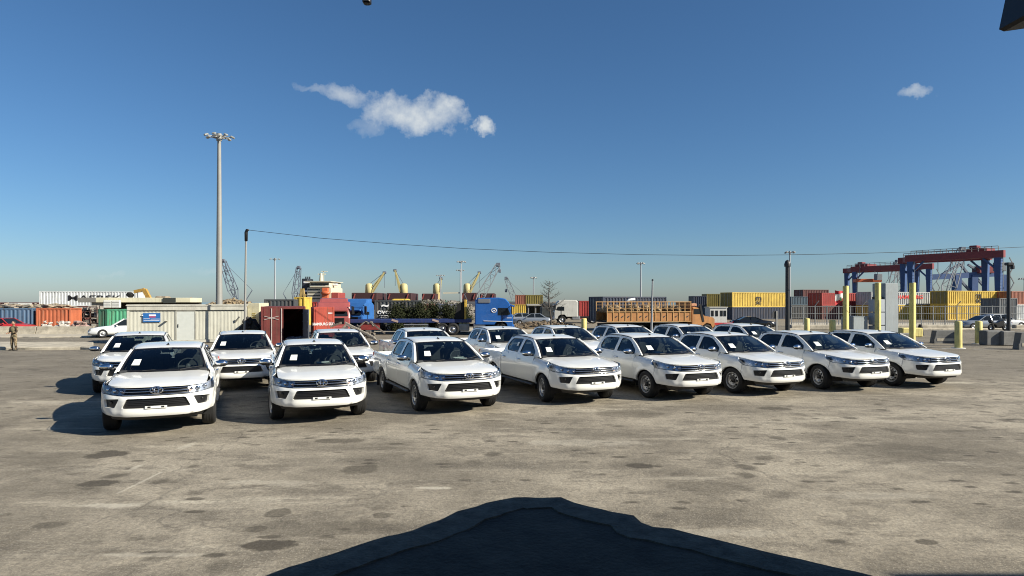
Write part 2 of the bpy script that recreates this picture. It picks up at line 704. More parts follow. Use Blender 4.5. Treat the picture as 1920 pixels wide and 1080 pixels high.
def make_pickup():
    root = empty('pickup_truck', (0, 0, 0))
    # --- front bumper: one wrapped skin with openings for the lower grille and the fog lamp recesses
    low = rounded([(-.535, .612), (.535, .612), (.45, .815), (-.45, .815)], .035)
    fogs = {sg: rounded([(sg * .665, .622), (sg * .90, .635), (sg * .93, .795), (sg * .585, .815)], .03) for sg in (-1, 1)}
    sb = lambda x: s_of_x(x)
    half = [(0, .435), (.45, .435), (.72, .45), (.92, .47), (sb(.555), .49), (sb(.575), .56), (sb(.605), .625), (sb(.645), .69), (sb(.60), .932), (.90, .902), (.72, .880), (.545, .862), (0, .856)]
    outl = half + [(-u, v) for u, v in half[::-1][1:-1]]
    b = MB()
    patch(b, outl, skin, .05, [low, fogs[1], fogs[-1]], .05)
    bumper = b.build('front_bumper', PAINT, root)
    b = MB()
    patch(b, [(u * 1.04, .715 + (v - .715) * 1.1) for u, v in low], lambda u, v, o=0: skin(u, v, o - .035), .08, (), 0)
    for z in (.65, .685, .72, .755, .79):
        wd = np.interp(z, [.612, .815], [.52, .44])
        b.path([skin(u, z, -.03) for u in np.linspace(-wd, wd, 9)], .006, 4)
    b.build('lower_grille', GRILLE, bumper)
    b = MB()
    b.box((0, -.050, 0.630 * SZ), (.34 * SX, .02, .052 * SZ), 0, .004)
    b.build('plate_bracket', PAINT, bumper)
    for sg in (-1, 1):
        b = MB()
        b.box((sg * .105 * SX, -.062, 0.635 * SZ), (.055, .012, .03), 0, .003)
        b.build('bracket_hole', PLASTIC, bumper)
    for sg in (-1, 1):
        b = MB()
        c = np.mean(fogs[sg], 0)
        patch(b, [tuple(c + (np.array(p) - c) * 1.1) for p in fogs[sg]], lambda u, v, o=0: skin(u, v, o - .04), .08, (), 0)
        p = Vector(skin(sg * .77, .735, -.035))
        b.ball(p, .03, 8, 5)
        b.build('fog_lamp_recess', GRILLE, bumper)
    # chin below the bumper
    b = MB()
    patch(b, [(-.9, .36), (.9, .36), (.98, .48), (-.98, .48)], lambda u, v, o=0: skin(u, v, o - .05), .1, (), 0)
    b.build('chin_spoiler', PLASTIC, root)
    # --- upper grille
    gp = [(-.50, 1.072), (-.53, .95), (-.54, .866), (.54, .866), (.53, .95), (.50, 1.072)]
    b = MB()
    patch(b, gp, lambda u, v, o=0: skin(u, v, o - .05), .08, (), 0)
    grille = b.build('grille', GRILLE, root)
    for z, hw, th in ((1.060, .50, .009), (1.004, .515, .0095), (.948, .525, .0105), (.884, .535, .009)):
        b = MB()
        us = np.linspace(-hw, hw, 15)
        V = []
        for u in us:
            V += [skin(u, z - th, -.012), skin(u, z - th * .2, .006), skin(u, z + th, -.012), skin(u, z, -.04)]
        Fs = []
        for i in range(len(us) - 1):
            for k in range(4):
                Fs.append((i * 4 + k, i * 4 + (k + 1) % 4, i * 4 + 4 + (k + 1) % 4, i * 4 + 4 + k))
        b.add(V, Fs, True)
        fix_normals(b.build('grille_bar', CHROME, grille))
    b = MB()

    def lp(pts, r):
        b.path([Vector(skin(u, v, .022)) for u, v in pts], r, 5, True)
    lp(torus_pts(0, .975, .098, .070, 24), .0125)
    lp(torus_pts(0, .975, .034, .063, 16), .010)
    lp(torus_pts(0, 1.003, .068, .033, 18), .010)
    b.build('emblem', CHROME, grille)
    # --- headlights
    for sg in (-1, 1):
        ztop = lambda x, y: zh(x, y) - .012
        top = []
        for x in (.80, .70, .56, .42, .30, .22, .16):
            s = s_of_x(x)
            X, Y, _, _ = plan(s)
            top.append((s, ztop(max(X + .02, .1), min(Y, .82)) - .010 * sstep(X, .4, .8)))
        top.append((.515, 1.058))
        ol = [(.505, .878), (.62, .874), (.75, .886), (.90, .908), (s_of_x(.60), .940), (s_of_x(.74), 1.03)] + top
        ol = [(sg * u, v) for u, v in ol]
        b = MB()
        patch(b, ol, lambda u, v, o=0: skin(u, v, o - .055), .05, (), 0)
        hl = b.build('headlight', mat('lamp_housing', (0.50, 0.52, 0.56), 0.32, 0.55, noise=0.45, nscale=16), root)
        for (u, v, rr) in ((.70, .962, .046), (.86, .995, .042), (.585, .962, .032)):
            b = MB()
            p = Vector(skin(sg * u, v, -.03))
            b.ball(p, (rr * 1.1, rr * .7, rr), 12, 6)
            b.build('reflector', CHROME, hl)
        b = MB()
        patch(b, [(sg * u, v) for u, v in ((s_of_x(.56), .972), (s_of_x(.64), .99), (s_of_x(.77), 1.09), (s_of_x(.63), 1.085))], lambda u, v, o=0: skin(u, v, o - .03), .06, (), 0)
        b.build('lamp_bezel', GRILLE, hl)
        b = MB()
        patch(b, [(sg * u, v) for u, v in ((.53, .91), (.585, .91), (.585, .945), (.53, .945))], lambda u, v, o=0: skin(u, v, o - .03), .06, (), .01)
        b.build('turn_signal', AMBER, hl)
        b = MB()
        patch(b, ol, lambda u, v, o=0: skin(u, v, o - .004), .05, (), .01)
        b.build('lamp_lens', LENS, hl)
    # --- hood
    fr = []
    for s in np.linspace(0, .80, 12):
        x, y, nx, ny = plan(s)
        k = -.064
        fr.append((x + nx * k - .0, y + ny * k))
    fr += [(.36, .775), (.55, .787), (.8, .79), (1.1, .79), (1.30, .785), (1.36, .755)]
    rear = [(1.30, .62), (1.22, .42), (1.16, .2), (1.14, 0)]
    halfh = fr + rear
    oh = halfh + [(x, -y) for x, y in halfh[::-1][1:-1]]
    b = MB()
    patch(b, oh, lambda x, y, o=0: M3(x, y, zh(x, y) + o), .06, (), .03)
    b.build('hood', PAINT, root)
    b = MB()   # cowl below the windscreen and wipers
    b.add([M3(x, y, z) for x, y, z in [(1.10, -.3, 1.215), (1.26, -.78, 1.19), (1.5, -.8, 1.235), (1.32, -.3, 1.245), (1.32, .3, 1.245), (1.5, .8, 1.235), (1.26, .78, 1.19), (1.10, .3, 1.215)]],
          [(0, 1, 2, 3), (0, 3, 4, 7), (7, 4, 5, 6)])
    b.path([M3(1.18, .35, 1.262), M3(1.27, -.1, 1.285), M3(1.30, -.42, 1.305)], .009, 5)
    b.path([M3(1.20, -.28, 1.262), M3(1.32, -.5, 1.29), M3(1.38, -.66, 1.31)], .009, 5)
    b.build('wiper_cowl', PLASTIC, root)
    # --- body sides
    for sg in (-1, 1):
        ar = arch(.99, .44, R(180 - 40), R(8), 16)
        top = [(x, zh(x, .80) - .004) for x in (1.40, 1.2, 1.0, .9, .83)]
        ol = sxy(ar + [(1.42, .49), (1.545, .49), (1.545, 1.235)] + top + [(.755, 1.035), (.615, .955)], sg)
        b = MB()
        patch(b, ol, fender, .055, (), .04)
        b.build('front_fender', PAINT, root)
        for nm, pts, hx in (('front_door', [(1.553, .49), (2.555, .49), (2.555, 1.238), (1.553, 1.238)], 2.40),
                            ('rear_door', [(2.563, .49), (3.50, .49), (3.565, .62), (3.565, 1.245), (2.563, 1.24)], 3.36)):
            b = MB()
            patch(b, sxy(pts, sg), skin, .07, (), .04)
            dr = b.build(nm, PAINT, root)
            b = MB()
            b.path([skin(sg * s_of_x(hx - .11), 1.085, -.004), skin(sg * s_of_x(hx - .08), 1.088, .03), skin(sg * s_of_x(hx + .06), 1.092, .032), skin(sg * s_of_x(hx + .10), 1.094, -.004)], .017, 7)
            b.build('door_handle', CHROME, dr)
        ar = arch(4.075, .44, R(186), R(-6), 20)
        ol = sxy([(3.60, .49), (3.632, .49)] + ar + [(4.52, .49), (5.24, .56), (5.27, .7), (5.27, 1.165), (3.60, 1.175)], sg)
        b = MB()
        patch(b, ol, lambda u, v, o=0: skin(u, v, o - .012 * sstep(plan(u)[0], 4.9, 5.27)), .07, (), .04)
        b.build('bed_side', PAINT, root)
        b = MB()   # rail on top of the bed and its inner wall
        b.box(M3(4.435, sg * .83, 1.168), (.085 * SX, 1.66 * SX, .035), 0, .012)
        b.box(M3(4.435, sg * .78, .95), (.03 * SX, 1.66 * SX, .40), 0)
        b.build('bed_rail', PAINT, root)
        # side window frame: pillars and roof rail
        fn = side(sg)
        olf = [(1.27, 1.228), (1.36, 1.30), (1.55, 1.435), (1.78, 1.585), (1.98, 1.685), (2.15, 1.728), (2.4, 1.752), (2.7, 1.762), (3.0, 1.752), (3.22, 1.728), (3.38, 1.68), (3.46, 1.60), (3.51, 1.48), (3.56, 1.30), (3.565, 1.235), (2.5, 1.225)]
        w1 = rounded([(1.60, 1.262), (2.44, 1.275), (2.43, 1.685), (2.16, 1.675), (1.97, 1.62), (1.62, 1.375)], [.03, .04, .06, .1, .1, .04])
        w2 = rounded([(2.575, 1.278), (3.30, 1.290), (3.40, 1.40), (3.34, 1.60), (3.20, 1.675), (2.565, 1.692)], [.04, .08, .1, .1, .1, .05])
        b = MB()
        patch(b, olf, fn, .06, [w1, w2], .035, .045)
        b.build('window_frame', PAINT, root)
        for w, nm in ((w1, 'front_window'), (w2, 'rear_window')):
            b = MB()
            c = np.mean(w, 0)
            patch(b, [tuple(c + (np.array(p) - c) * 1.03) for p in w], lambda x, z, o=0: fn(x, z, o - .014), .12, (), 0)
            wo = b.build(nm, SGLASS, root)
            b = MB()
            b.path([fn(p[0], p[1], -.010) for p in w], .010, 4, True)
            b.build('window_seal', GRILLE, wo)
        # mirror
        b = MB()
        c = Vector(M3(1.63, sg * 1.0, 1.335))
        V = []
        b.ball(c, (.145, .080, .072), 14, 8)
        mi = b.build('mirror', CHROME, root)
        b = MB()
        b.ball(c + Vector((0, .006, -.026)), (.148, .080, .062), 12, 6)
        b.path([M3(1.62, sg * .84, 1.27), M3(1.62, sg * .93, 1.28), tuple(c + Vector((0, 0, -.05)))], .03, 6)
        b.build('mirror_arm', PLASTIC, mi)
        # side step
        b = MB()
        b.box(M3(2.53, sg * .87, .425), (.15 * SX, 2.05 * SX, .055), 0, .02)
        for x in (1.75, 2.6, 3.3):
            b.beam(M3(x, sg * .60, .47), M3(x, sg * .85, .42), .04)
        b.build('side_step', PLASTIC, root)
        # wheel housings
        for xc in (.99, 4.075):
            b = MB()
            M = Matrix.Translation(M3(xc, 0, .40)) @ Matrix.Rotation(R(90), 4, 'Y')
            rr, lo, hi = .45, sg * .52, sg * .875
            n = 16
            V = []
            for k in range(n + 1):
                a = R(-12) + R(204) * k / n
                for y in (lo, hi):
                    V.append(M3(xc + rr * math.cos(a), y, .40 + rr * math.sin(a)))
            b.add(V, [(2 * k, 2 * k + 1, 2 * k + 3, 2 * k + 2) for k in range(n)], True)
            V2 = [V[2 * k] for k in range(n + 1)]
            b.add(V2, [tuple(range(n + 1))])
            b.build('wheel_housing', UNDER, root)
        b = MB()
        b.box(M3(4.56, sg * .80, .34), (.26 * SX, .012, .34), 0, 0)
        b.build('mud_flap', PLASTIC, root)
        for x in (.99, 4.075):
            make_wheel(root, x, sg)
    # --- roof
    b = MB()
    xs = [1.93, 1.99, 2.07, 2.18, 2.35, 2.6, 2.9, 3.15, 3.32, 3.43, 3.50]
    zc = [1.728, 1.748, 1.765, 1.782, 1.800, 1.812, 1.812, 1.800, 1.778, 1.745, 1.69]
    ts = [-1, -.97, -.9, -.7, -.4, 0, .4, .7, .9, .97, 1]
    V = []
    for x, z in zip(xs, zc):
        for t in ts:
            y = t * .598
            xx = x + (.09 * t * t) * (1 - sstep(x, 1.93, 2.6)) - .05 * t * t * sstep(x, 3.2, 3.5)
            zz = z - .026 * t * t - (.012 if abs(t) > .95 else 0) - (.012 if abs(t) == 1 else 0)
            V.append(M3(xx, y, zz))
    n = len(ts)
    b.add(V, [(i * n + k, i * n + k + 1, (i + 1) * n + k + 1, (i + 1) * n + k) for i in range(len(xs) - 1) for k in range(n - 1)], True)
    roof = fix_normals(b.build('roof', PAINT, root))
    b = MB()
    for sg in (-1, 1):
        pts = [(1.98, .602, 1.683), (2.07, .604, 1.715), (2.2, .606, 1.738), (2.5, .604, 1.766), (2.9, .602, 1.768), (3.2, .598, 1.742), (3.38, .592, 1.70), (3.47, .58, 1.65)]
        b.path([M3(x, sg * (y + .022), z) for x, y, z in pts], .013, 4)
    b.build('roof_ditch_trim', PLASTIC, roof)
    b = MB()
    b.cone(M3(2.13, 0, 1.765), M3(2.16, 0, 1.80), .038, .018, 10)
    b.path([M3(2.15, 0, 1.79), M3(2.19, 0, 1.812)], .016, 6)
    b.build('antenna', PLASTIC, roof)
    # --- windscreen
    b = MB()
    nu, nv = 14, 8

    def ws(u, v, o=0.0):
        bx, bz, by = 1.16 + .20 * u * u, 1.236 + .012 * u * u, .752
        tx, tz, ty = 1.945 + .085 * u * u, 1.728 - .032 * u * u, .598
        x = bx + (tx - bx) * v - .035 * math.sin(math.pi * v) - o * .6
        y = (by + (ty - by) * v) * u
        z = bz + (tz - bz) * v + .022 * math.sin(math.pi * v) + o * .8
        return M3(x, y, z)
    V = [ws(-1 + 2 * i / nu, j / nv) for j in range(nv + 1) for i in range(nu + 1)]
    b.add(V, [(j * (nu + 1) + i, j * (nu + 1) + i + 1, (j + 1) * (nu + 1) + i + 1, (j + 1) * (nu + 1) + i) for j in range(nv) for i in range(nu)], True)
    wso = fix_normals(b.build('windscreen', WGLASS, root))
    b = MB()   # black printed border
    ring_o = [(-1, 0), (1, 0), (1, 1), (-1, 1)]
    ring_i = rounded([(-.945, .06), (.945, .06), (.93, .93), (-.93, .93)], .06)
    patch(b, ring_o, lambda u, v, o=0: ws(u, v, .004 + o), .12, [ring_i], 0)
    b.build('windscreen_border', GRILLE, wso)
    b = MB()
    patch(b, [(.60, .23), (.795, .23), (.785, .47), (.60, .47)], lambda u, v, o=0: ws(u, v, .012 + o), .1, (), 0)
    pp = b.build('paper_notice', PAPER, wso)
    b = MB()
    for v in (.30, .37, .44):
        patch(b, [(.63, v - .01), (.75, v - .01), (.75, v + .002), (.63, v + .002)], lambda u, v, o=0: ws(u, v, .016 + o), .1, (), 0)
    o = b.build('printed_lines', SCREEN, pp)
    o['kind'] = 'stuff'
    for sg in (-1, 1):   # A pillars between windscreen edge and side frame
        b = MB()
        fn = side(sg)
        E1 = [Vector(ws(sg * 1.0, v)) for v in (0, .2, .4, .6, .8, 1.0)]
        E2 = [Vector(fn(x, z)) for x, z in ((1.28, 1.232), (1.40, 1.332), (1.55, 1.437), (1.70, 1.535), (1.84, 1.617), (1.99, 1.688))]
        mid = [(a + c) / 2 + Vector((-sg * .018, -.022, .010)) for a, c in zip(E1, E2)]
        V = [p for tr in zip(E1, mid, E2) for p in tr]
        b.add(V, [(3 * i + k, 3 * i + k + 1, 3 * i + k + 4, 3 * i + k + 3) for i in range(5) for k in range(2)], True)
        fix_normals(b.build('a_pillar', PAINT, root))
    # --- cab back wall with its window
    b = MB()

    def bk(y, z, o=0.0):
        return M3(3.585 - .10 * max(0, (z - 1.25)) / .45 + o, y, z)
    patch(b, [(-.80, 1.0), (.80, 1.0), (.80, 1.25), (.60, 1.70), (-.60, 1.70), (-.80, 1.25)], bk, .12, [rounded([(-.64, 1.32), (.64, 1.32), (.55, 1.62), (-.55, 1.62)], .05)], .03)
    cb = b.build('cab_back', PAINT, root)
    b = MB()
    patch(b, [(-.66, 1.30), (.66, 1.30), (.57, 1.64), (-.57, 1.64)], lambda y, z, o=0: bk(y, z, o - .015), .3, (), 0)
    b.build('back_glass', SGLASS, cb)
    # --- bed
    b = MB()
    b.box(M3(4.43, 0, .70), (1.6 * SX, 1.66 * SX, .03))
    b.box(M3(3.62, 0, .93), (1.6 * SX, .03, .45))
    b.build('bed_floor', PAINT, root)
    b = MB()
    b.box(M3(5.28, 0, .93), (1.66 * SX, .05, .46), 0, .015)
    tg = b.build('tailgate', PAINT, root)
    b = MB()
    b.box(M3(5.31, 0, 1.03), (.28, .02, .07), 0, .008)
    b.build('tailgate_handle', PLASTIC, tg)
    b = MB()
    b.box(M3(5.32, 0, .52), (1.70 * SX, .14, .14), 0, .03)
    b.build('rear_bumper', CHROME, root)
    for sg in (-1, 1):
        b = MB()
        b.box(M3(5.27, sg * .845, .98), (.10, .06, .36), 0, .015)
        b.build('tail_lamp', mat('tail_lamp_red', (0.45, 0.015, 0.012), 0.15), root)
    # --- underbody
    b = MB()
    b.box(M3(2.6, 0, .45), (1.62 * SX, 4.3 * SX, .06))
    b.box(M3(1.0, 0, .62), (1.04 * SX, 1.0 * SX, .45))
    for sg in (-1, 1):
        b.box(M3(2.7, sg * .42, .40), (.10, 4.9 * SX, .12))
    for x in (.99, 4.075):
        b.beam(M3(x, -.75, .39), M3(x, .75, .39), .10, None, 8)
    b.ball(M3(4.075, 0, .38), .17, 10, 6)
    b.box(M3(.60, 0, .42), (1.0 * SX, .5, .03), 0, 0, R(14))
    b.build('chassis', UNDER, root)
    # --- interior
    b = MB()
    b.box(M3(1.50, 0, 1.20), (1.52 * SX, .42 * SX, .10), 0, .03, R(-5))
    b.box(M3(2.6, 0, .98), (1.56 * SX, 1.8 * SX, .06))
    b.build('dashboard', INTERIOR, root)
    for sg in (-1, 1):
        b = MB()
        b.box(M3(2.36, sg * .38, 1.22), (.50 * SX, .13 * SX, .52), 0, .05, R(-14))
        b.box(M3(2.45, sg * .38, 1.535), (.25 * SX, .09 * SX, .13), 0, .04, R(-8))
        b.build('front_seat', SEAT, root)
        b = MB()
        b.box(M3(3.28, sg * .36, 1.22), (.66 * SX, .13 * SX, .46), 0, .05, R(-10))
        b.box(M3(3.33, sg * .36, 1.50), (.24 * SX, .08 * SX, .12), 0, .04, R(-6))
        b.build('rear_seat', SEAT, root)
    b = MB()
    c = Vector(M3(1.84, -.38, 1.27))
    Mw = Matrix.Rotation(R(62), 3, 'X')
    b.path([c + Mw @ Vector((.205 * math.cos(2 * math.pi * k / 20), .19 * math.sin(2 * math.pi * k / 20), 0)) for k in range(20)], .016, 6, True)
    for a in (R(0), R(180), R(270)):
        b.beam(c, c + Mw @ Vector((.2 * math.cos(a), .19 * math.sin(a), 0)), .035)
    b.ball(c, .06, 8, 5)
    b.beam(c, M3(1.62, -.38, 1.18), .06)
    b.build('steering_wheel', mat('grey_steering', (0.10, 0.10, 0.105), 0.5), root)
    b = MB()
    b.box(M3(2.02, 0, 1.635), (.25, .03, .07), 0, .02)
    b.build('interior_mirror', INTERIOR, root)
    return root


pickup = make_pickup()


# ---------------------------------------------------------------- ground, water, islands
def ground_material():
    m = bpy.data.materials.new('worn_asphalt')
    m.use_nodes = True
    nt = m.node_tree
    N, L = nt.nodes, nt.links
    p = N['Principled BSDF']
    p.inputs['Roughness'].default_value = 0.92
    p.inputs['Specular IOR Level'].default_value = 0.25
    tc = N.new('ShaderNodeTexCoord')
    P = tc.outputs['Object']

    def noise(scale, detail=5, rough=0.6, vec=None, dist=0.0):
        n = N.new('ShaderNodeTexNoise')
        n.inputs['Scale'].default_value = scale
        n.inputs['Detail'].default_value = detail
        n.inputs['Roughness'].default_value = rough
        n.inputs['Distortion'].default_value = dist
        L.new(vec or P, n.inputs['Vector'])
        return n.outputs[0]

    def ramp(src, a, b, ca=(0, 0, 0), cb=(1, 1, 1)):
        r = N.new('ShaderNodeValToRGB')
        r.color_ramp.elements[0].position = a
        r.color_ramp.elements[1].position = b
        r.color_ramp.elements[0].color = tuple(ca) + (1,)
        r.color_ramp.elements[1].color = tuple(cb) + (1,)
        L.new(src, r.inputs[0])
        return r.outputs[0]

    def ma(op, a, b, clamp=False):
        n = N.new('ShaderNodeMath')
        n.operation = op
        n.use_clamp = clamp
        for i, v in enumerate((a, b)):
            if isinstance(v, (int, float)):
                n.inputs[i].default_value = v
            else:
                L.new(v, n.inputs[i])
        return n.outputs[0]

    def mix(f, a, b):
        n = N.new('ShaderNodeMixRGB')
        for i, v in enumerate((f, a, b)):
            if isinstance(v, (int, float)):
                n.inputs[i].default_value = v
            elif isinstance(v, tuple):
                n.inputs[i].default_value = v + (1,)
            else:
                L.new(v, n.inputs[i])
        return n.outputs[0]
    sep = N.new('ShaderNodeSeparateXYZ')
    L.new(P, sep.inputs[0])
    X, Y = sep.outputs[0], sep.outputs[1]
    # streaks drawn out along the traffic direction
    mp = N.new('ShaderNodeMapping')
    mp.inputs['Rotation'].default_value = (0, 0, R(-8))
    mp.inputs['Scale'].default_value = (0.22, 1.0, 1.0)
    L.new(P, mp.inputs['Vector'])
    mp2 = N.new('ShaderNodeMapping')
    mp2.inputs['Rotation'].default_value = (0, 0, R(14))
    mp2.inputs['Scale'].default_value = (0.55, 1.0, 1.0)
    L.new(P, mp2.inputs['Vector'])
    big = noise(0.30, 8, 0.68)
    streak = noise(0.55, 7, 0.62, mp.outputs[0], 0.6)
    fine = noise(17, 5, 0.8)
    grit = noise(40, 4, 0.85)
    col = mix(ramp(big, 0.40, 0.60), (0.184, 0.161, 0.123), (0.383, 0.338, 0.260))
    col = mix(ma('MULTIPLY', ramp(streak, 0.50, 0.66), 0.60), col, (0.109, 0.097, 0.077))
    col = mix(ma('MULTIPLY', ramp(noise(0.9, 7, 0.66, mp.outputs[0]), 0.56, 0.68), 0.85), col, (0.496, 0.446, 0.349))
    mott = noise(1.7, 9, 0.74, mp2.outputs[0])
    col = mix(ma('MULTIPLY', ramp(mott, 0.51, 0.60), 0.62), col, (0.128, 0.112, 0.088))
    # older, darker asphalt beyond the parked cars
    edge = ma('ADD', ma('ADD', Y, ma('MULTIPLY', ma('SUBTRACT', noise(0.16, 5, 0.6), 0.5), 9.0)), ma('MULTIPLY', X, -0.12))
    far = ma('MULTIPLY', ma('SUBTRACT', edge, 18.5), 0.35, True)
    col = mix(ma('MULTIPLY', far, 0.62), col, mix(ramp(streak, 0.35, 0.7), (0.101, 0.089, 0.073), (0.195, 0.172, 0.131)))
    # dusty port yard beyond the road
    yard = ma('MULTIPLY', ma('SUBTRACT', edge, 60.0), 0.08, True)
    col = mix(ma('MULTIPLY', yard, 0.7), col, (0.253, 0.214, 0.155))
    # oil and water stains with their own outlines
    wob = ma('MULTIPLY', ma('SUBTRACT', noise(2.0, 8, 0.72), 0.5), 3.6)
    st = None
    for px, py, rw, rh, de in ((200, 852, 42, 8, .62), (184, 906, 40, 8, .58), (503, 1022, 52, 12, .66), (482, 992, 22, 7, .5), (675, 880, 40, 10, .42),
                               (1198, 873, 28, 5, .6), (1738, 1016, 24, 6, .55), (98, 985, 36, 9, .4), (1455, 766, 32, 4, .5), (720, 966, 22, 6, .45),
                               (1330, 915, 80, 14, .28), (640, 826, 50, 5, .45), (1400, 856, 70, 12, .22), (860, 848, 60, 7, .25), (1560, 820, 90, 10, .25),
                               (520, 962, 24, 9, .45), (1690, 845, 120, 16, .3), (1180, 775, 70, 9, .3), (90, 860, 120, 14, .22), (600, 990, 190, 16, .25)):
        D = gd(py)
        cx, cy = xat(px, D), D
        sx, sy = rw * D / F, (gd(py - rh) - gd(py + rh)) / 2
        du = ma('MULTIPLY', ma('SUBTRACT', X, cx), 1 / sx)
        dv = ma('MULTIPLY', ma('SUBTRACT', Y, cy), 1 / sy)
        d = ma('ADD', ma('ADD', ma('MULTIPLY', du, du), ma('MULTIPLY', dv, dv)), wob)
        k = ma('MULTIPLY', ma('MULTIPLY', ma('SUBTRACT', 1.0, d), 2.4, True), min(.9, de * 1.4))
        st = k if st is None else ma('MAXIMUM', st, k)
    # scattered drips
    vo = N.new('ShaderNodeTexVoronoi')
    vo.inputs['Scale'].default_value = 1.15
    vo.inputs['Randomness'].default_value = 1.0
    L.new(P, vo.inputs['Vector'])
    drip = ma('MULTIPLY', ma('SUBTRACT', ma('ADD', 0.24, ma('MULTIPLY', wob, 0.16)), vo.outputs['Distance']), 9.0, True)
    drip = ma('MULTIPLY', ma('MULTIPLY', drip, ramp(noise(0.33, 3), 0.48, 0.58)), 0.7)
    st = ma('MAXIMUM', st, drip)
    mpd = N.new('ShaderNodeMapping')
    mpd.inputs['Rotation'].default_value = (0, 0, R(17))
    mpd.inputs['Scale'].default_value = (1.6, 3.2, 1.0)
    L.new(P, mpd.inputs['Vector'])
    vo2 = N.new('ShaderNodeTexVoronoi')
    vo2.inputs['Scale'].default_value = 1.0
    L.new(mpd.outputs[0], vo2.inputs['Vector'])
    drip2 = ma('MULTIPLY', ma('SUBTRACT', ma('ADD', 0.25, ma('MULTIPLY', wob, 0.14)), vo2.outputs['Distance']), 10.0, True)
    st = ma('MAXIMUM', st, ma('MULTIPLY', ma('MULTIPLY', drip2, ramp(noise(0.5, 4), 0.44, 0.56)), 0.8))
    # faint curved tyre tracks
    for cx, cy, r0, de in ((-14, -6, 17.2, .30), (-14, -6, 19.1, .34), (22, -14, 27.5, .26), (22, -14, 29.3, .30), (4, 60, 48.6, .24), (4, 60, 46.9, .24)):
        vd = N.new('ShaderNodeVectorMath')
        vd.operation = 'DISTANCE'
        vd.inputs[1].default_value = (cx, cy, 0)
        L.new(P, vd.inputs[0])
        t = ma('ABSOLUTE', ma('SUBTRACT', ma('ADD', vd.outputs['Value'], ma('MULTIPLY', wob, 0.10)), r0), 0.0)
        t = ma('MULTIPLY', ma('SUBTRACT', 0.17, t), 7.0, True)
        st = ma('MAXIMUM', st, ma('MULTIPLY', ma('MULTIPLY', t, ramp(noise(0.7, 5), 0.40, 0.62)), de))
    # fine aggregate
    col = mix(ma('MULTIPLY', ramp(fine, 0.43, 0.60), 0.72), col, mix(0.62, col, (0.075, 0.065, 0.052)))
    col = mix(ma('MULTIPLY', ramp(grit, 0.54, 0.66), 0.62), col, (0.546, 0.488, 0.385))
    col = mix(ma('MULTIPLY', st, ma('ADD', 0.72, ma('MULTIPLY', fine, 0.45)), True), col, (0.055, 0.047, 0.036))
    # pale scuffs and chalky drag marks
    lt = None
    for px, py, rw, rh, de in ((215, 948, 70, 6, .55), (262, 905, 5, 26, .5), (345, 838, 14, 9, .4), (815, 915, 34, 3, .6), (258, 875, 9, 8, .5), (290, 1040, 110, 5, .35), (1340, 1000, 160, 10, .25), (1100, 830, 140, 8, .3), (1650, 930, 150, 9, .25), (500, 905, 120, 7, .25)):
        D = gd(py)
        du = ma('MULTIPLY', ma('SUBTRACT', X, xat(px, D)), F / (rw * D))
        dv = ma('MULTIPLY', ma('SUBTRACT', Y, D), 2 / (gd(py - rh) - gd(py + rh)))
        d = ma('ADD', ma('ADD', ma('MULTIPLY', du, du), ma('MULTIPLY', dv, dv)), ma('MULTIPLY', wob, 1.3))
        k = ma('MULTIPLY', ma('MULTIPLY', ma('SUBTRACT', 0.9, d), 1.5, True), de)
        lt = k if lt is None else ma('MAXIMUM', lt, k)
    col = mix(lt, col, (0.533, 0.488, 0.396))
    # hairline cracks
    vc = N.new('ShaderNodeTexVoronoi')
    vc.feature = 'DISTANCE_TO_EDGE'
    vc.inputs['Scale'].default_value = 0.16
    ad = N.new('ShaderNodeVectorMath')
    ad.operation = 'ADD'
    nv = N.new('ShaderNodeTexNoise')
    nv.inputs['Scale'].default_value = 0.8
    nv.inputs['Detail'].default_value = 6
    L.new(P, nv.inputs['Vector'])
    sc = N.new('ShaderNodeVectorMath')
    sc.operation = 'SCALE'
    sc.inputs['Scale'].default_value = 1.7
    L.new(nv.outputs['Color'], sc.inputs[0])
    L.new(P, ad.inputs[0])
    L.new(sc.outputs[0], ad.inputs[1])
    L.new(ad.outputs[0], vc.inputs['Vector'])
    crack = ma('MULTIPLY', ma('SUBTRACT', 0.006, vc.outputs['Distance']), 200, True)
    crack = ma('MULTIPLY', crack, ramp(noise(0.3, 2), 0.47, 0.57))
    col = mix(ma('MULTIPLY', crack, 0.3), col, (0.055, 0.049, 0.044))
    L.new(col, p.inputs['Base Color'])
    bp = N.new('ShaderNodeBump')
    bp.inputs['Strength'].default_value = 0.75
    bp.inputs['Distance'].default_value = 0.012
    h = ma('ADD', ma('ADD', ma('MULTIPLY', fine, 0.9), ma('MULTIPLY', grit, 0.5)), ma('MULTIPLY', noise(6, 4), 2.0))
    L.new(ma('SUBTRACT', h, ma('MULTIPLY', crack, 0.3)), bp.inputs['Height'])
    L.new(bp.outputs[0], p.inputs['Normal'])
    return m


def structure(o):
    o['kind'] = 'structure'
    return o


g = MB()
g.add([(-6000, -60, 0), (6000, -60, 0), (6000, 9000, 0), (-6000, 9000, 0)], [(0, 1, 2, 3)])
structure(g.build('ground', ground_material()))
g = MB()
g.add([(-6000, 235, .02), (6000, 235, .02), (6000, 9000, .02), (-6000, 9000, .02)], [(0, 1, 2, 3)])
structure(g.build('water', mat('sea_water', (0.03, 0.06, 0.08), 0.12, bump=0.5, bscale=0.6)))

CONC = mat('pale_concrete', (0.43, 0.385, 0.30), 0.9, noise=0.35, nscale=1.6, bump=0.5, bscale=14)
CONC2 = mat('grey_concrete', (0.20, 0.195, 0.18), 0.9, noise=0.3, nscale=2.5, bump=0.4, bscale=18)
DCONC = mat('dark_grey_concrete', (0.15, 0.15, 0.145), 0.9, noise=0.3, nscale=3, bump=0.3, bscale=18)


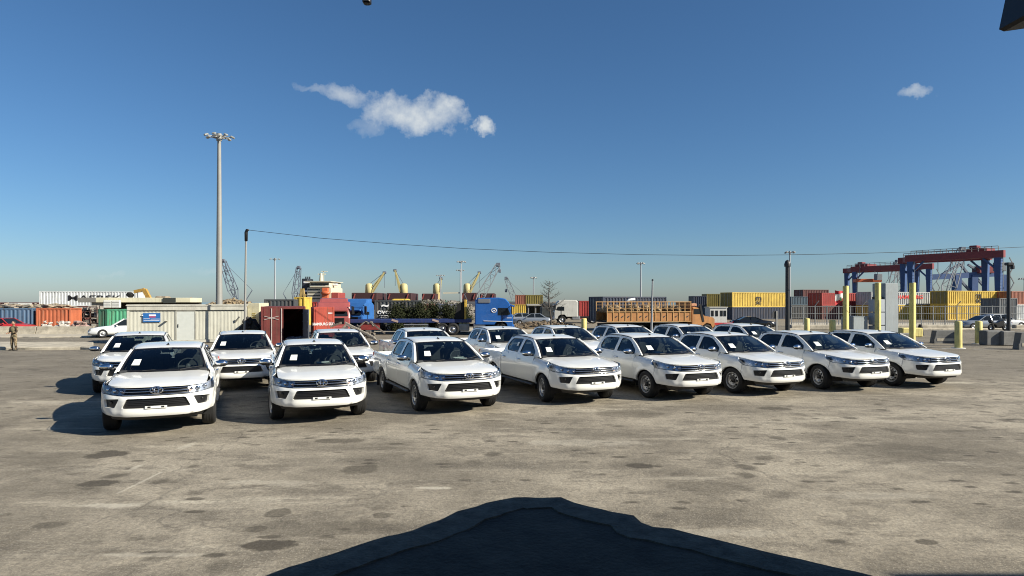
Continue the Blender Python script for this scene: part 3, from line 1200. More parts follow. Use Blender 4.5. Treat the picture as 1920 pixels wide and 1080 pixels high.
def slab(px0, px1, y_near, y_far, h, name, m, jit=0.25, n=14):
    """raised island between two photo rows on the ground, edges a little ragged"""
    b = MB()
    d0, d1 = gd(y_near), gd(y_far)
    top, bot = [], []
    pts = []
    for k in range(n + 1):
        px = px0 + (px1 - px0) * k / n
        pts.append((xat(px, d0), d0 + rnd.uniform(-jit, jit)))
    for k in range(n, -1, -1):
        px = px0 + (px1 - px0) * k / n
        pts.append((xat(px, d1), d1 + rnd.uniform(-jit, jit)))
    c = Vector((sum(p[0] for p in pts) / len(pts), sum(p[1] for p in pts) / len(pts)))
    m_ = len(pts)
    V = [(x, y, -.05) for x, y in pts] + [(x, y, h - .05) for x, y in pts] + [(x + (c.x - x) * .004, y + (.09 if y < c.y else -.09), h) for x, y in pts]
    Fs = [(i, (i + 1) % m_, m_ + (i + 1) % m_, m_ + i) for i in range(m_)] + [(m_ + i, m_ + (i + 1) % m_, 2 * m_ + (i + 1) % m_, 2 * m_ + i) for i in range(m_)]
    k = n + 1
    Fs += [(2 * m_ + i, 2 * m_ + i + 1, 2 * m_ + m_ - 2 - i, 2 * m_ + m_ - 1 - i) for i in range(n)]
    b.add(V, Fs)
    return structure(b.build(name, m))


slab(-260, 178, 656, 646, .18, 'traffic_island', CONC)
slab(700, 1085, 625, 617, .14, 'kerb_island', CONC, .3)
slab(-300, 230, 633, 619, .08, 'pavement', CONC, .3)
slab(1480, 2150, 619, 607, .16, 'kerb_strip', CONC, .3)
g = MB()   # painted line on the apron at the right
d = gd(648)
g.add([(xat(1290, d), d, .004), (xat(2000, d), d, .004), (xat(2000, d), d + .35, .004), (xat(1290, d), d + .35, .004)], [(0, 1, 2, 3)])
structure(g.build('tar_joint', mat('tar_line', (0.03, 0.03, 0.03), 0.8, noise=0.5, nscale=6)))
for k, (px, py) in enumerate(((1705, 653), (1790, 654), (1850, 655))):
    g = MB()
    d = gd(py)
    x = xat(px, d)
    g.add([(x - .7, d, .006), (x + .7, d, .006), (x + .7, d + .22, .006), (x - .7, d + .22, .006)], [(0, 1, 2, 3)])
    structure(g.build('lane_marking', mat('faded_white_paint', (0.5, 0.49, 0.45), 0.8, col2=(0.2, 0.19, 0.17), nscale=5)))

# ---------------------------------------------------------------- loading platform under the photographer and the unseen building added to shade it
apex = Vector((0.0, 5.63))
dl, dr = Vector((-.685, -.728)), Vector((.81, -.588))


def platform():
    root = empty('loading_platform', (0, 0, 0), 0, 'dark worn loading platform with a chipped concrete edge in the shaded foreground', 'platform')
    zt = 1.0
    r2 = random.Random(3)

    def g1(px, py):
        d = F * (CH - zt) / (py - HOR)
        return Vector((xat(px, d), d))
    key = [g1(*p) for p in ((480, 1080), (620, 1034), (700, 1009), (770, 990), (822, 971), (856, 955), (890, 946), (930, 934), (962, 929), (1010, 930), (1052, 929), (1076, 938), (1104, 945), (1150, 956), (1190, 964), (1204, 975), (1226, 984), (1262, 987), (1300, 998), (1400, 1021), (1500, 1044), (1640, 1076))]
    key = [key[0] + (key[0] - key[1]).normalized() * t for t in (9, 6, 4, 2.5, 1.2)] + key + [key[-1] + dr * t for t in (1.2, 2.5, 4, 6, 9)]
    edge = []
    for a, c in zip(key, key[1:]):
        m_ = max(1, int((c - a).length / .10)) if (c - a).length < 1.1 else 3
        for q in range(m_):
            edge.append(a.lerp(c, q / m_) + Vector((r2.gauss(0, .004), r2.gauss(0, .005))))
    edge.append(key[-1])
    ctr = Vector((0.2, -5.0))
    n = len(edge)
    wob = [0.0]
    for i in range(n):
        wob.append(wob[-1] * .8 + r2.gauss(0, .006))

    def inset(p, i, d):
        a, c = edge[max(i - 4, 0)], edge[min(i + 4, n - 1)]
        t = (c - a).normalized()
        return p + Vector((t.y, -t.x)) * d
    b = MB()
    V = []
    w = .33
    for i, p in enumerate(edge):
        V.append((p.x, p.y, 0))
        V.append((p.x, p.y, zt - .05))
        for t in (.04, .3, .65, 1.0):
            q = inset(p, i, w * t + (wob[i] if t > .9 else 0))
            V.append((q.x, q.y, zt + r2.gauss(-.003, .002) - (.008 if t == .04 else 0)))
        q = inset(p, i, w + wob[i])
        V.append((q.x, q.y, zt - .03))
    k = 7
    b.add(V, [(i * k + j + 1, i * k + k + 1 + j, i * k + k + j, i * k + j) for i in range(n - 1) for j in range(k - 1)])
    b.build('concrete_edge', mat('platform_edge', (0.125, 0.108, 0.080), 0.95, col2=(0.035, 0.030, 0.023), nscale=6.0, bump=0.7, bscale=40), root)
    b = MB()
    inn = [inset(p, i, w + wob[i] - .03) for i, p in enumerate(edge)]
    V = [(q.x, q.y, zt - .014) for q in inn]
    rings = 9
    for r_ in range(1, rings + 1):
        V += [tuple(Vector((q.x, q.y, zt - .014)).lerp(Vector((ctr.x, ctr.y, zt - .014)), (r_ / rings) ** 1.5)) for q in inn]
    b.add([(x, y, z + r2.gauss(0, .0015)) for x, y, z in V], [(r_ * n + i, r_ * n + i + 1, (r_ + 1) * n + i + 1, (r_ + 1) * n + i)[::-1] for r_ in range(rings) for i in range(n - 1)], True)
    b.build('platform_floor', mat('platform_asphalt', (0.060, 0.050, 0.036), 0.95, col2=(0.014, 0.012, 0.009), nscale=2.6, bump=0.8, bscale=30), root)
    return root


platform()
sh = Vector((-sun_dir.x, -sun_dir.y)).normalized()


def shift(dz):
    return sh * (dz / math.tan(SUN_EL))


root = empty('shade_building', (14, -8, 0), 0, 'unseen dark building block behind the camera, shaped to shade the platform', 'building')
c0 = apex - shift(4.6) + Vector((0.05, .22))  # unseen building, its outline set back along the sun to shade the platform
P = [c0, c0 + dl * 14, c0 + dl * 14 + dr * 14, c0 + dr * 14]
b = MB()
b.prism([(p.x - 14, p.y + 8) for p in P], 2, 0, 5.6)
b.build('wall', mat('shade_building_wall', (0.25, 0.24, 0.22), 0.9, noise=0.2, bump=0.2), root)
c1 = Vector((3.7, 6.36)) - shift(6.6)  # unseen wing added to cast the ground shadow at the lower right
b = MB()
b.box((c1.x + 4 - 14, c1.y - 3 + 8, 3.3), (8, 6, 6.6))
b.build('shadow_wing', MATS['shade_building_wall'], root)
root = empty('hanging_floodlight', (1.357, 1.5, 3.530), 0, 'corner of a dark steel floodlight housing jutting in at the top right', 'floodlight')
b = MB()
b.prism([(-.170, -.175), (-.158, -.180), (.12, -.140), (.16, .16), (-.100, .16)], 1, -.06, .06)
b.build('housing', mat('dark_steel', (0.012, 0.013, 0.016), 0.5, noise=0.3), root)
b = MB()
b.box((.02, -.0, .30), (.05, .05, .30))
b.build('bracket', MATS['dark_steel'], root)
root = empty('hanging_lamp', (xat(688, 2.2), 2.2, zat(-6, 2.2)), 0, 'tip of a small dark lamp hanging at the top edge', 'lamp')
b = MB()
b.box((0, 0, .0), (.027, .03, .05), 0, .004)
b.box((.004, 0, .06), (.012, .012, .10))
b.build('lamp_body', MATS['dark_steel'], root)

# ---------------------------------------------------------------- the parked pickups
place = [('F1', -7.13, 12.83, 23.4, 'large white pickup nearest the camera, leftmost of the front row, seen almost head-on'),
         ('F2', -4.16, 14.01, 21.0, 'white pickup facing the camera, second from the left in the front row'),
         ('F3', -1.01, 15.27, 24.2, 'white pickup with its side step in view, third from the left in the front row'),
         ('F4', 2.22, 16.65, 23.3, 'white pickup in the middle of the front row, fourth from the left'),
         ('F5', 5.15, 17.36, 22.1, 'white pickup fifth from the left in the front row, right of centre'),
         ('F6', 7.87, 18.22, 21.1, 'white pickup third from the right end of the front row'),
         ('F7', 10.84, 19.08, 19.9, 'white pickup second from the right end of the front row'),
         ('F8', 13.51, 19.80, 18.8, 'white pickup at the right end of the front row, beside open asphalt'),
         ('R1', -11.00, 18.47, 25.0, 'white pickup leftmost in the rear row, half hidden behind the nearest pickup'),
         ('R2', -8.13, 19.25, 22.1, 'white pickup second from the left in the rear row, in front of the portable cabin'),
         ('R3', -5.24, 20.50, 22.2, 'white pickup third from the left in the rear row, before the open red container'),
         ('R4', -2.35, 21.60, 22.1, 'white pickup fourth from the left in the rear row, before the flatbed trailer'),
         ('R5', 0.61, 23.00, 22.9, 'white pickup fifth from the left in the rear row, before the blue tractor'),
         ('R6', 3.19, 24.25, 22.8, 'white pickup sixth from the left in the rear row, beside the short yellow bollard'),
         ('R7', 5.93, 25.25, 22.6, 'white pickup third from the right in the rear row, before the orange stake truck'),
         ('R8', 8.74, 25.95, 21.9, 'white pickup second from the right in the rear row, behind the grey pole'),
         ('R9', 11.66, 26.45, 22.1, 'white pickup at the right end of the rear row, before the black saloon car')]
for i, (k, x, y, a, lab) in enumerate(place):
    o = pickup if i == 0 else copy_tree(pickup)
    o.location = (x, y, 0)
    o.rotation_euler = (0, 0, R(a))
    tag(o, lab, 'pickup truck', 'white pickups parked in two rows')
    vr = random.Random(100 + i)
    steer = R(vr.choice((0, 0, 3, -4, 7, -8, 2)))
    for ch in o.children:
        if ch.name.startswith('wheel') and not ch.name.startswith('wheel_h'):
            if ch.location.y < 2.5:
                ch.rotation_euler = (0, 0, steer)
        if ch.name.startswith('windscreen'):
            for pc in ch.children:
                if pc.name.startswith('paper_notice'):
                    pc.location = (vr.uniform(-.03, .05), 0, 0)
    if k in ('F2', 'F5', 'F3', 'R6'):
        b = MB()
        x_ = {'F2': .16, 'F5': -.25, 'F3': .35, 'R6': .1}[k]
        b.box((x_, 1.46 * SX, 1.285 * SZ), (.32, .20, .008), R(12), 0, R(8))
        b.build('dashboard_paper', PAPER, o)
    if k in ('F4', 'R5'):
        b = MB()
        fn = side(1)
        patch(b, [(2.70, 1.46), (2.80, 1.46), (2.80, 1.58), (2.70, 1.58)], lambda x, z, o_=0: fn(x, z, .004 + o_), .2, (), 0)
        b.build('window_sticker', PAPER, o)

# ---------------------------------------------------------------- shipping containers
def lx(px, x0, D0, rz):
    k = (px - 960) / F
    return (k * D0 - x0) / (math.cos(R(rz)) - k * math.sin(R(rz)))


CCOL = dict(blue=(0.075, 0.135, 0.22), orange=(0.42, 0.115, 0.05), green=(0.07, 0.30, 0.17), dgreen=(0.02, 0.11, 0.07), white=(0.56, 0.58, 0.58), red=(0.34, 0.035, 0.03), brown=(0.12, 0.035, 0.03),
            yellow=(0.58, 0.40, 0.06), olive=(0.20, 0.16, 0.035), navy=(0.018, 0.028, 0.055), grey=(0.11, 0.12, 0.13), dgrey=(0.05, 0.056, 0.06), lred=(0.44, 0.075, 0.045), rust=(0.28, 0.10, 0.06), teal=(0.035, 0.07, 0.10), pale=(0.42, 0.43, 0.42))


def cmat(c):
    return mat('container_paint_' + c, CCOL[c], 0.55, noise=0.22, nscale=0.8, dirt=0.8, bump=0.12, bscale=9)


FRAME_D = {}


def text(s, size, m, parent, loc, rot=(R(90), 0, 0), sx=1.0, bold=0.0, name='lettering'):
    cu = bpy.data.curves.new('tmp_text', 'FONT')
    cu.body = s
    cu.size = size
    cu.extrude = 0.004
    cu.offset = bold
    cu.align_x = 'CENTER'
    cu.align_y = 'CENTER'
    cu.resolution_u = 3
    t = bpy.data.objects.new('tmp_text', cu)
    link(t)
    dg = bpy.context.evaluated_depsgraph_get()
    me = bpy.data.meshes.new_from_object(t.evaluated_get(dg))
    bpy.data.objects.remove(t)
    bpy.data.curves.remove(cu)
    me.materials.clear()
    me.materials.append(m)
    o = bpy.data.objects.new(name, me)
    link(o)
    o.parent = parent
    o.location = loc
    o.rotation_euler = rot
    o.scale = (sx, 1, 1)
    o['kind'] = 'stuff'
    return o


def corr(b, L, H, z0, y, pitch, dep, fx, x0=0.0):
    """corrugated sheet along local x from x0 to x0+L facing -y (fx=-1) or +y"""
    n = max(2, int(round(L / pitch)))
    p = L / n
    xs, ys = [], []
    for k in range(n):
        for t, d in ((0, 0), (.34, 0), (.5, 1), (.84, 1)):
            xs.append(x0 + (k + t) * p)
            ys.append(y - fx * d * dep)
    xs.append(x0 + L)
    ys.append(y)
    m = len(xs)
    V = [(xs[i], ys[i], z0) for i in range(m)] + [(xs[i], ys[i], z0 + H) for i in range(m)]
    Fs = [(i, i + 1, m + i + 1, m + i) for i in range(m - 1)]
    if fx > 0:
        Fs = [f[::-1] for f in Fs]
    b.add(V, Fs)


def container(px0, px1, ytop, ybot, D, col, label, rz=21.0, W=2.8, pitch=.32, doors='L', group='shipping containers in the port', endcol=None, L=None, open_end=False):
    x0 = xat(px0, D)
    z0 = max(0.0, zat(ybot, D)) if ybot else 0.0
    H = zat(ytop, D) - z0
    c, s = math.cos(R(rz)), math.sin(R(rz))
    if L is None:
        k = (px1 - 960) / F
        L = (k * D - x0) / (c - k * s)
    root = empty('shipping_container', (x0, D, z0), R(rz), label, 'container', group)
    m = cmat(col)
    f = .13
    b = MB()
    for x in (f / 2, L - f / 2):
        for y in (f / 2, W - f / 2):
            b.box((x, y, H / 2), (f, f, H), 0, .015)
    for z in (f / 2, H - f / 2):
        for y in (f / 2, W - f / 2):
            b.box((L / 2, y, z), (L - 2 * f, f * .8, f), 0, .01)
        for x in (f / 2, L - f / 2):
            b.box((x, W / 2, z), (f * .8, W - 2 * f, f), 0, .01)
    b.build('frame', m, root)
    for y, fx in ((.03, -1), (W - .03, 1)):
        b = MB()
        corr(b, L - 2 * f, H - 2 * f, f, y, pitch, .075 if pitch > .41 else .05, fx, f)
        b.build('side_panel', m, root)
    b = MB()
    b.box((L / 2, W / 2, H - .045), (L - 2 * f, W - 2 * f, .03))
    b.build('roof_panel', m, root)
    b = MB()
    b.box((L / 2, W / 2, .10), (L - 2 * f, W - 2 * f, .03))
    b.build('floor_panel', UNDER, root)
    for e, x in (('L', .03), ('R', L - .03)):
        sg = -1 if e == 'L' else 1
        if e == doors:
            for k in (0, 1):
                y0 = f + k * (W / 2 - f) + .01
                b = MB()
                b.box((x - sg * .03, y0 + (W / 2 - f) / 2 - .01, H / 2), (.05, W / 2 - f - .03, H - 2 * f), 0, .008)
                d = b.build('door', cmat(endcol or col), root)
                for t in (.3, .75):
                    q = MB()
                    q.beam((x + sg * .025, y0 + (W / 2 - f) * t, f), (x + sg * .025, y0 + (W / 2 - f) * t, H - f), .035, None, 6)
                    q.build('lock_bar', mat('galvanised', (0.35, 0.36, 0.36), 0.45, 0.6, noise=0.2), d)
        else:
            b = MB()
            n = 8
            pts = []
            for k in range(n * 4 + 1):
                t = k % 4
                pts.append((x - sg * (.04 if t in (2, 3) else 0), f + (W - 2 * f) * k / (n * 4)))
            mm = len(pts)
            V = [(p[0], p[1], f) for p in pts] + [(p[0], p[1], H - f) for p in pts]
            b.add(V, [(i, i + 1, mm + i + 1, mm + i) for i in range(mm - 1)])
            b.build('end_panel', cmat(endcol or col), root)
    return root, L, H


LET_BLACK = mat('lettering_black', (0.012, 0.012, 0.014), 0.6)
LET_WHITE = mat('lettering_white', (0.75, 0.75, 0.74), 0.6)
LET_RED = mat('lettering_red', (0.5, 0.04, 0.03), 0.6)
# left: front line behind the low wall
container(-60, 61, 578, None, 55.5, 'blue', 'blue-grey corrugated container at the left edge behind the low concrete wall', 16)
container(67, 132, 578, None, 57, 'orange', 'orange corrugated container behind the low concrete wall', 16)
container(200, 262, 580, None, 60, 'green', 'mint green container partly behind the portable cabin', 16)
container(184, 199, 580, None, 60, 'dgreen', 'narrow dark green container end beside the mint green one', 0, L=None)
container(70, 262, 574, None, 95, 'brown', 'dark brown container under the white lettered container', 12)
r, L_, H_ = container(73, 260, 546, 574, 95, 'white', 'white container with large black lettering stacked high on the left', 12, pitch=.40)
text('MAERSK', 1.15, LET_BLACK, r, (L_ * .55, -.02, H_ * .53), sx=1.75, bold=.008)
container(-80, 73, 567, None, 100, 'brown', 'dark brown container with a flat roof at the far left', 5)
container(10, 34, 568, None, 84, 'pale', 'pale container end above the blue-grey container', 5)
# centre
container(495, 552, 561, None, 55, 'dgrey', 'dark grey container behind the open red one, only its top in view', 12)
container(551, 571, 557, None, 74, 'yellow', 'yellow ribbed container above the open red container', 0, pitch=.55)
container(546, 572, 566, None, 80, 'red', 'dark red container behind the yellow ribbed one', 0, L=9)
r, L_, H_ = container(702, 790, 563, 600, 58, 'dgrey', 'dark grey container with white logo on a trailer behind the blue lorry', 8, doors='R')
text('ovcc', .62, LET_WHITE, r, (.92, -.03, H_ * .42), sx=1.15, bold=.015)
text('~', 1.0, LET_WHITE, r, (.95, -.03, H_ * .74), sx=1.1, bold=.03)
b = MB()
b.box((.85, -.03, H_ * .22), (.8, .01, .05))
b.box((.80, -.03, H_ * .14), (.6, .01, .04))
o = b.build('lettering', LET_WHITE, r)
o['kind'] = 'stuff'
container(966, 986, 553, 571, 112, 'rust', 'rusty container end on the far stack left of the bare tree', 0)
container(985, 1018, 553, 571, 112, 'olive', 'ochre container on the far stack left of the bare tree', 0)
container(958, 1016, 571, None, 112, 'yellow', 'yellow container at the bottom of the stack behind the blue tractor', 0)
container(1086, 1104, 564, 598, 84, 'red', 'dark red container on the white lorry', 0, group=None)
r, L_, H_ = container(1130, 1250, 556, 603, 60, 'navy', 'navy blue container rising behind the orange stake truck', 21)
# right stacks
container(1300, 1325, 555, 577, 102, 'navy', 'navy container end high on the stack left of the yellow ones', 0)
container(1300, 1325, 577, None, 102, 'teal', 'dark blue container under the navy container end', 0)
container(1325, 1350, 551, 576, 106, 'olive', 'olive yellow container end left of the long yellow container', 0)
container(1325, 1350, 576, None, 106, 'dgrey', 'dark container at the bottom below the olive yellow end', 0)
r, L_, H_ = container(1373, 1478, 548, 576, 98, 'yellow', 'long yellow container with black logo atop the left stack', 21, endcol='olive')
text('m', 1.25, LET_BLACK, r, (L_ * .46, -.02, H_ * .62), sx=1.25, bold=.015)
text('sc', 1.0, LET_BLACK, r, (L_ * .46, -.02, H_ * .33), sx=1.3, bold=.015)
container(1373, 1478, 576, None, 98, 'navy', 'dark navy container at the bottom below the long yellow one', 21)
container(1483, 1526, 556, 572, 108, 'teal', 'blue container with pale end above the fence', 18)
container(1483, 1526, 572, None, 108, 'dgrey', 'dark grey container under the blue container with pale end', 18)
container(1506, 1554, 543, 570, 116, 'brown', 'maroon container standing highest behind the flag', 10)
container(1506, 1554, 570, None, 116, 'brown', 'maroon container at the bottom behind the fence', 10)
container(1541, 1628, 549, 573, 100, 'red', 'red container on the upper tier behind the flag', 21, pitch=.42)
container(1541, 1628, 573, None, 100, 'brown', 'dark red container on the lower tier behind the flag', 21, pitch=.42)
r, L_, H_ = container(1634, 1770, 547, 572, 98, 'pale', 'pale grey container with faded red lettering on the upper tier', 21, pitch=.42)
text('HAMBURG', .8, LET_RED, r, (L_ * .52, -.02, H_ * .6), sx=1.5, bold=.02)
container(1634, 1770, 572, None, 98, 'yellow', 'yellow container on the lower tier below the pale grey one', 21, pitch=.42)
r, L_, H_ = container(1777, 1889, 545, 571, 97, 'yellow', 'yellow container with large black logo under the red gantry crane', 21, pitch=.42, endcol='olive')
text('m', 1.5, LET_BLACK, r, (L_ * .5, -.02, H_ * .66), sx=1.25, bold=.015)
text('sc', 1.2, LET_BLACK, r, (L_ * .5, -.02, H_ * .30), sx=1.3, bold=.015)
container(1777, 1889, 571, None, 97, 'yellow', 'yellow container at the bottom under the large black logo', 21, pitch=.42)
container(1897, 1990, 546, 571, 99, 'rust', 'rust red container at the right edge of the upper tier', 21)
container(1897, 1990, 571, None, 99, 'white', 'white container at the right edge of the lower tier', 21)
container(1874, 1908, 559, None, 84, 'grey', 'grey container standing alone before the stacks at the right', 10)

# red container with its doors open, end towards the camera
D = 39.5
x0 = xat(489, D)
w, h = lx(573, x0, D, 18), 2.43
root = empty('open_container', (x0, D, 0), R(18), 'rusty red container with one door open on a black interior', 'container', 'shipping containers in the port')
RED = mat('rusty_red_paint', (0.14, 0.026, 0.022), 0.6, noise=0.4, nscale=1.6, dirt=0.8, bump=0.2)
b = MB()
for x in (.07, w - .07):
    b.box((x, .07, h / 2), (.14, .14, h), 0, .015)
for z in (.07, h - .09):
    b.box((w / 2, .07, z), (w - .28, .13, .16), 0, .015)
b.build('frame', RED, root)
for x in (.03, w - .03):
    b = MB()
    b.box((x, 3.6, h / 2), (.05, 6.9, h - .1))
    b.build('side_panel', RED, root)
b = MB()
b.box((w / 2, 3.6, h - .03), (w - .12, 6.9, .04))
b.build('roof_panel', RED, root)
b = MB()
b.box((w / 2, 7.0, h / 2), (w - .12, .05, h - .12))
b.build('end_panel', RED, root)
b = MB()
b.box((w / 2, 3.6, .12), (w - .12, 6.8, .05))
b.build('floor_panel', mat('plywood_floor', (0.09, 0.06, 0.04), 0.9, noise=0.3), root)
b = MB()
b.box((.14 + (w / 2 - .14) / 2, .02, h / 2), (w / 2 - .16, .05, h - .32), 0, .01)
dr_ = b.build('door', RED, root)
WBAR = mat('white_bar', (0.42, 0.38, 0.35), 0.6, noise=0.2)
for x in (.62, 1.20):
    q = MB()
    q.beam((x, -.03, .12), (x, -.03, h - .12), .06, None, 6)
    q.build('lock_bar', WBAR, dr_)
for sg in (-1, 1):
    q = MB()
    q.beam((.62 - .42, -.035, 1.72 + .11 * sg), (.62 + .42, -.035, 1.72 - .11 * sg), .03)
    q.build('painted_stroke', WBAR, dr_)
b = MB()
b.box((w + .02, -.66, h / 2 - .02), (.05, 1.36, h - .3), R(14), .01)
dr_ = b.build('door', mat('grey_door_back', (0.13, 0.145, 0.165), 0.6, noise=0.25, dirt=0.4), root)
for z in (.5, 1.0, 1.5, 2.0):
    q = MB()
    q.box((w + .00, -.66, z), (.08, 1.30, .05), R(14))
    q.build('stiffener', MATS['grey_door_back'], dr_)
r2 = random.Random(11)
b = MB()
for k in range(26):
    b.box((r2.uniform(1.6, w - .3), r2.uniform(.4, 2.5), .18 + r2.uniform(0, .22)), (r2.uniform(.2, .6), r2.uniform(.2, .5), r2.uniform(.03, .12)), r2.uniform(0, 3), 0, r2.uniform(-.4, .4), r2.uniform(-.4, .4))
o = b.build('paper_rubbish', mat('crumpled_paper', (0.35, 0.37, 0.42), 0.9, noise=0.4, nscale=6))
o.location = (x0, D, 0)
o.rotation_euler = (0, 0, R(18))
o['kind'] = 'stuff'
r, L_, H_ = container(588, 627, 576, None, 44, 'lred', 'bright red container with white lettering right of the open red container', 21)
text('HAMBURG SÜD', .26, LET_WHITE, r, (L_ * .48, -.03, 1.18), sx=.80, bold=.008)
text('22G1', .13, LET_WHITE, r, (L_ * .80, -.03, H_ * .82), sx=1.0, bold=.006)
b = MB()
b.box((L_ * .5, -.012, H_ / 2), (L_ - .26, .02, H_ - .26))
b.build('smooth_panel', cmat('lred'), r)

# ---------------------------------------------------------------- portable cabin
D, CRZ = 41.0, 21.0
x0 = xat(238, D)
w, h, dp = lx(463, x0, D, CRZ), 2.53, 2.9


def cl(px):
    return lx(px, x0, D, CRZ)


def cz(px, py):
    return zat(py, D + cl(px) * math.sin(R(CRZ)))


root = empty('portable_cabin', (x0, D, 0), R(CRZ), 'long weathered beige portable cabin with a closed door and blue sign', 'cabin')
CAB = mat('cabin_sheet', (0.46, 0.455, 0.385), 0.7, noise=0.16, nscale=0.7, dirt=0.35, bump=0.1)
CABT = mat('cabin_trim', (0.44, 0.43, 0.37), 0.7, noise=0.2, nscale=2, dirt=0.3)
doorx0, doorx1 = cl(331), cl(365)
for a, c in ((.16, doorx0 - .08), (doorx1 + .08, w - .1)):
    b = MB()
    corr(b, c - a, h - .62, .22, 0.0, .21, .010, -1, a)
    b.build('wall_panel', CAB, root)
b = MB()
corr(b, doorx1 - doorx0 + .16, .18, h - .58, 0.0, .21, .010, -1, doorx0 - .08)
b.build('lintel_panel', CAB, root)
b = MB()
b.box((w / 2, dp / 2, h / 2 - .05), (w - .06, dp - .14, h - .4))
b.build('core_wall', CAB, root)
b = MB()
b.box((w / 2, -.03, h - .22), (w, .14, .30), 0, .02)
b.box((w / 2, -.05, h - .05), (w + .1, .20, .06), 0, .01)
b.build('fascia', CABT, root)
b = MB()
b.box((w / 2, dp / 2, h - .01), (w + .06, dp, .05))
b.build('roof_panel', CABT, root)
b = MB()
b.box((.07, .0, (h - .36) / 2), (.15, .12, h - .36), 0, .01)
b.build('corner_post', CABT, root)
b = MB()
b.box((w / 2, -.01, .12), (w, .10, .18), 0, .01)
b.build('base_rail', CABT, root)
dh = h - .64
b = MB()
b.box(((doorx0 + doorx1) / 2, -.012, .2 + dh / 2), (doorx1 - doorx0, .04, dh), 0, .01)
dr_ = b.build('door', mat('cabin_door', (0.46, 0.48, 0.45), 0.5, noise=0.06), root)
b = MB()
for x in (doorx0 - .03, doorx1 + .03):
    b.box((x, -.03, .2 + dh / 2), (.05, .05, dh), 0)
b.box(((doorx0 + doorx1) / 2, -.03, .2 + dh + .03), (doorx1 - doorx0 + .1, .05, .05), 0)
b.build('door_frame', CABT, dr_)
b = MB()
b.box((doorx0 + .09, -.05, .2 + dh * .5), (.05, .05, .22), 0, .01)
b.build('handle', PLASTIC, dr_)
b = MB()
b.beam((cl(312), -.03, cz(312, 602)), (cl(312) + .05, -.42, cz(312, 602) + .05), .13, .06)
b.build('awning_bracket', CABT, root)
b = MB()
b.beam((cl(441), -.03, cz(441, 604)), (cl(441) + .30, -.34, cz(441, 604) + .40), .10, .06)
b.build('awning_bracket', CABT, root)
sc_ = (cl(268) + cl(301)) / 2
sw_, sz0, sz1 = cl(301) - cl(268), cz(284, 604), cz(284, 587)
cp = Vector((x0, D, 0)) + Matrix.Rotation(R(CRZ), 3, 'Z') @ Vector((sc_, -.07, sz0))
sx0, sx1 = -sw_ / 2, sw_ / 2
root = empty('sign_board', cp, R(CRZ), 'blue sign board with white print fixed on the beige cabin wall', 'sign')
b = MB()
b.box((0, 0, (sz1 - sz0) / 2), (sx1 - sx0, .03, sz1 - sz0), 0, .004)
b.build('board', mat('sign_blue', (0.015, 0.11, 0.33), 0.45, noise=0.25, nscale=3), root)
b = MB()
b.box((.05, -.018, .45), (.40, .008, .09))
b.box((-.52, -.018, .45), (.08, .008, .07))
for k, (x, ww, z) in enumerate(((-.28, .36, .22), (.22, .55, .20), (0, .9, .10))):
    b.box((x, -.018, z), (ww, .008, .022))
o = b.build('print', LET_WHITE, root)
o['kind'] = 'stuff'
b = MB()
b.box((.05, -.019, .34), (.36, .008, .06))
b.build('red_print', LET_RED, root)
# cream cabinet at the right end of the cabin
D = 45.5
root = empty('cream_cabinet', (xat(464, D), D, 0), 0, 'cream louvred cabinet at the right end of the beige cabin', 'cabinet')
w, h = xat(486, D) - xat(464, D), zat(568, D)
b = MB()
b.box((w / 2, .9, h / 2), (w, 1.8, h), 0, .02)
b.build('body', mat('cream_paint', (0.55, 0.51, 0.36), 0.7, noise=0.15, dirt=0.3), root)
for k in range(9):
    b = MB()
    b.box((w * .55, -.015, .85 + k * .13), (w * .28, .04, .05), 0, 0, R(25))
    b.build('louvre_slat', mat('ochre_louvre', (0.40, 0.32, 0.10), 0.7), root)


# ---------------------------------------------------------------- generic vehicle pieces
def rprism(b, poly, lo, hi, ch, inset=None):
    """side profile (x, z) extruded along y with chamfered flanks"""
    inset = inset or ch
    cx = sum(p[0] for p in poly) / len(poly)
    cz = sum(p[1] for p in poly) / len(poly)
    sxm = max(abs(p[0] - cx) for p in poly)
    szm = max(abs(p[1] - cz) for p in poly)
    ins = [(cx + (x - cx) * (1 - inset / sxm), cz + (z - cz) * (1 - inset / szm)) for x, z in poly]
    n = len(poly)
    V = []
    for y, pl in ((lo, ins), (lo + ch, poly), (hi - ch, poly), (hi, ins)):
        V += [(x, y, z) for x, z in pl]
    Fs = [tuple(range(n)), tuple(range(4 * n - 1, 3 * n - 1, -1))]
    for k in range(3):
        Fs += [(k * n + i, (k + 1) * n + i, (k + 1) * n + (i + 1) % n, k * n + (i + 1) % n) for i in range(n)]
    b.add(V, Fs)
    return b


def road_wheel(parent, x, y, r, w, rimmat=None, name='wheel'):
    sg = 1 if y > 0 else -1
    M = Matrix.Translation((x, y, r)) @ Matrix.Rotation(R(-90) * sg, 4, 'X')
    b = MB()
    b.lathe([(r * .6, -w / 2), (r * .92, -w / 2), (r, -w * .35), (r, w * .35), (r * .92, w / 2), (r * .62, w / 2), (r * .58, w * .35)], M, 22)
    o = b.build(name, RUBBER, parent)
    b = MB()
    b.lathe([(r * .60, w * .40), (r * .52, w * .30), (r * .30, w * .22), (r * .26, w * .42), (0.001, w * .44)], M, 16)
    b.build('rim', rimmat or SILVER, o)
    return o


DGLASS = mat('dark_vehicle_glass', (0.012, 0.016, 0.02), 0.12, spec=0.35)


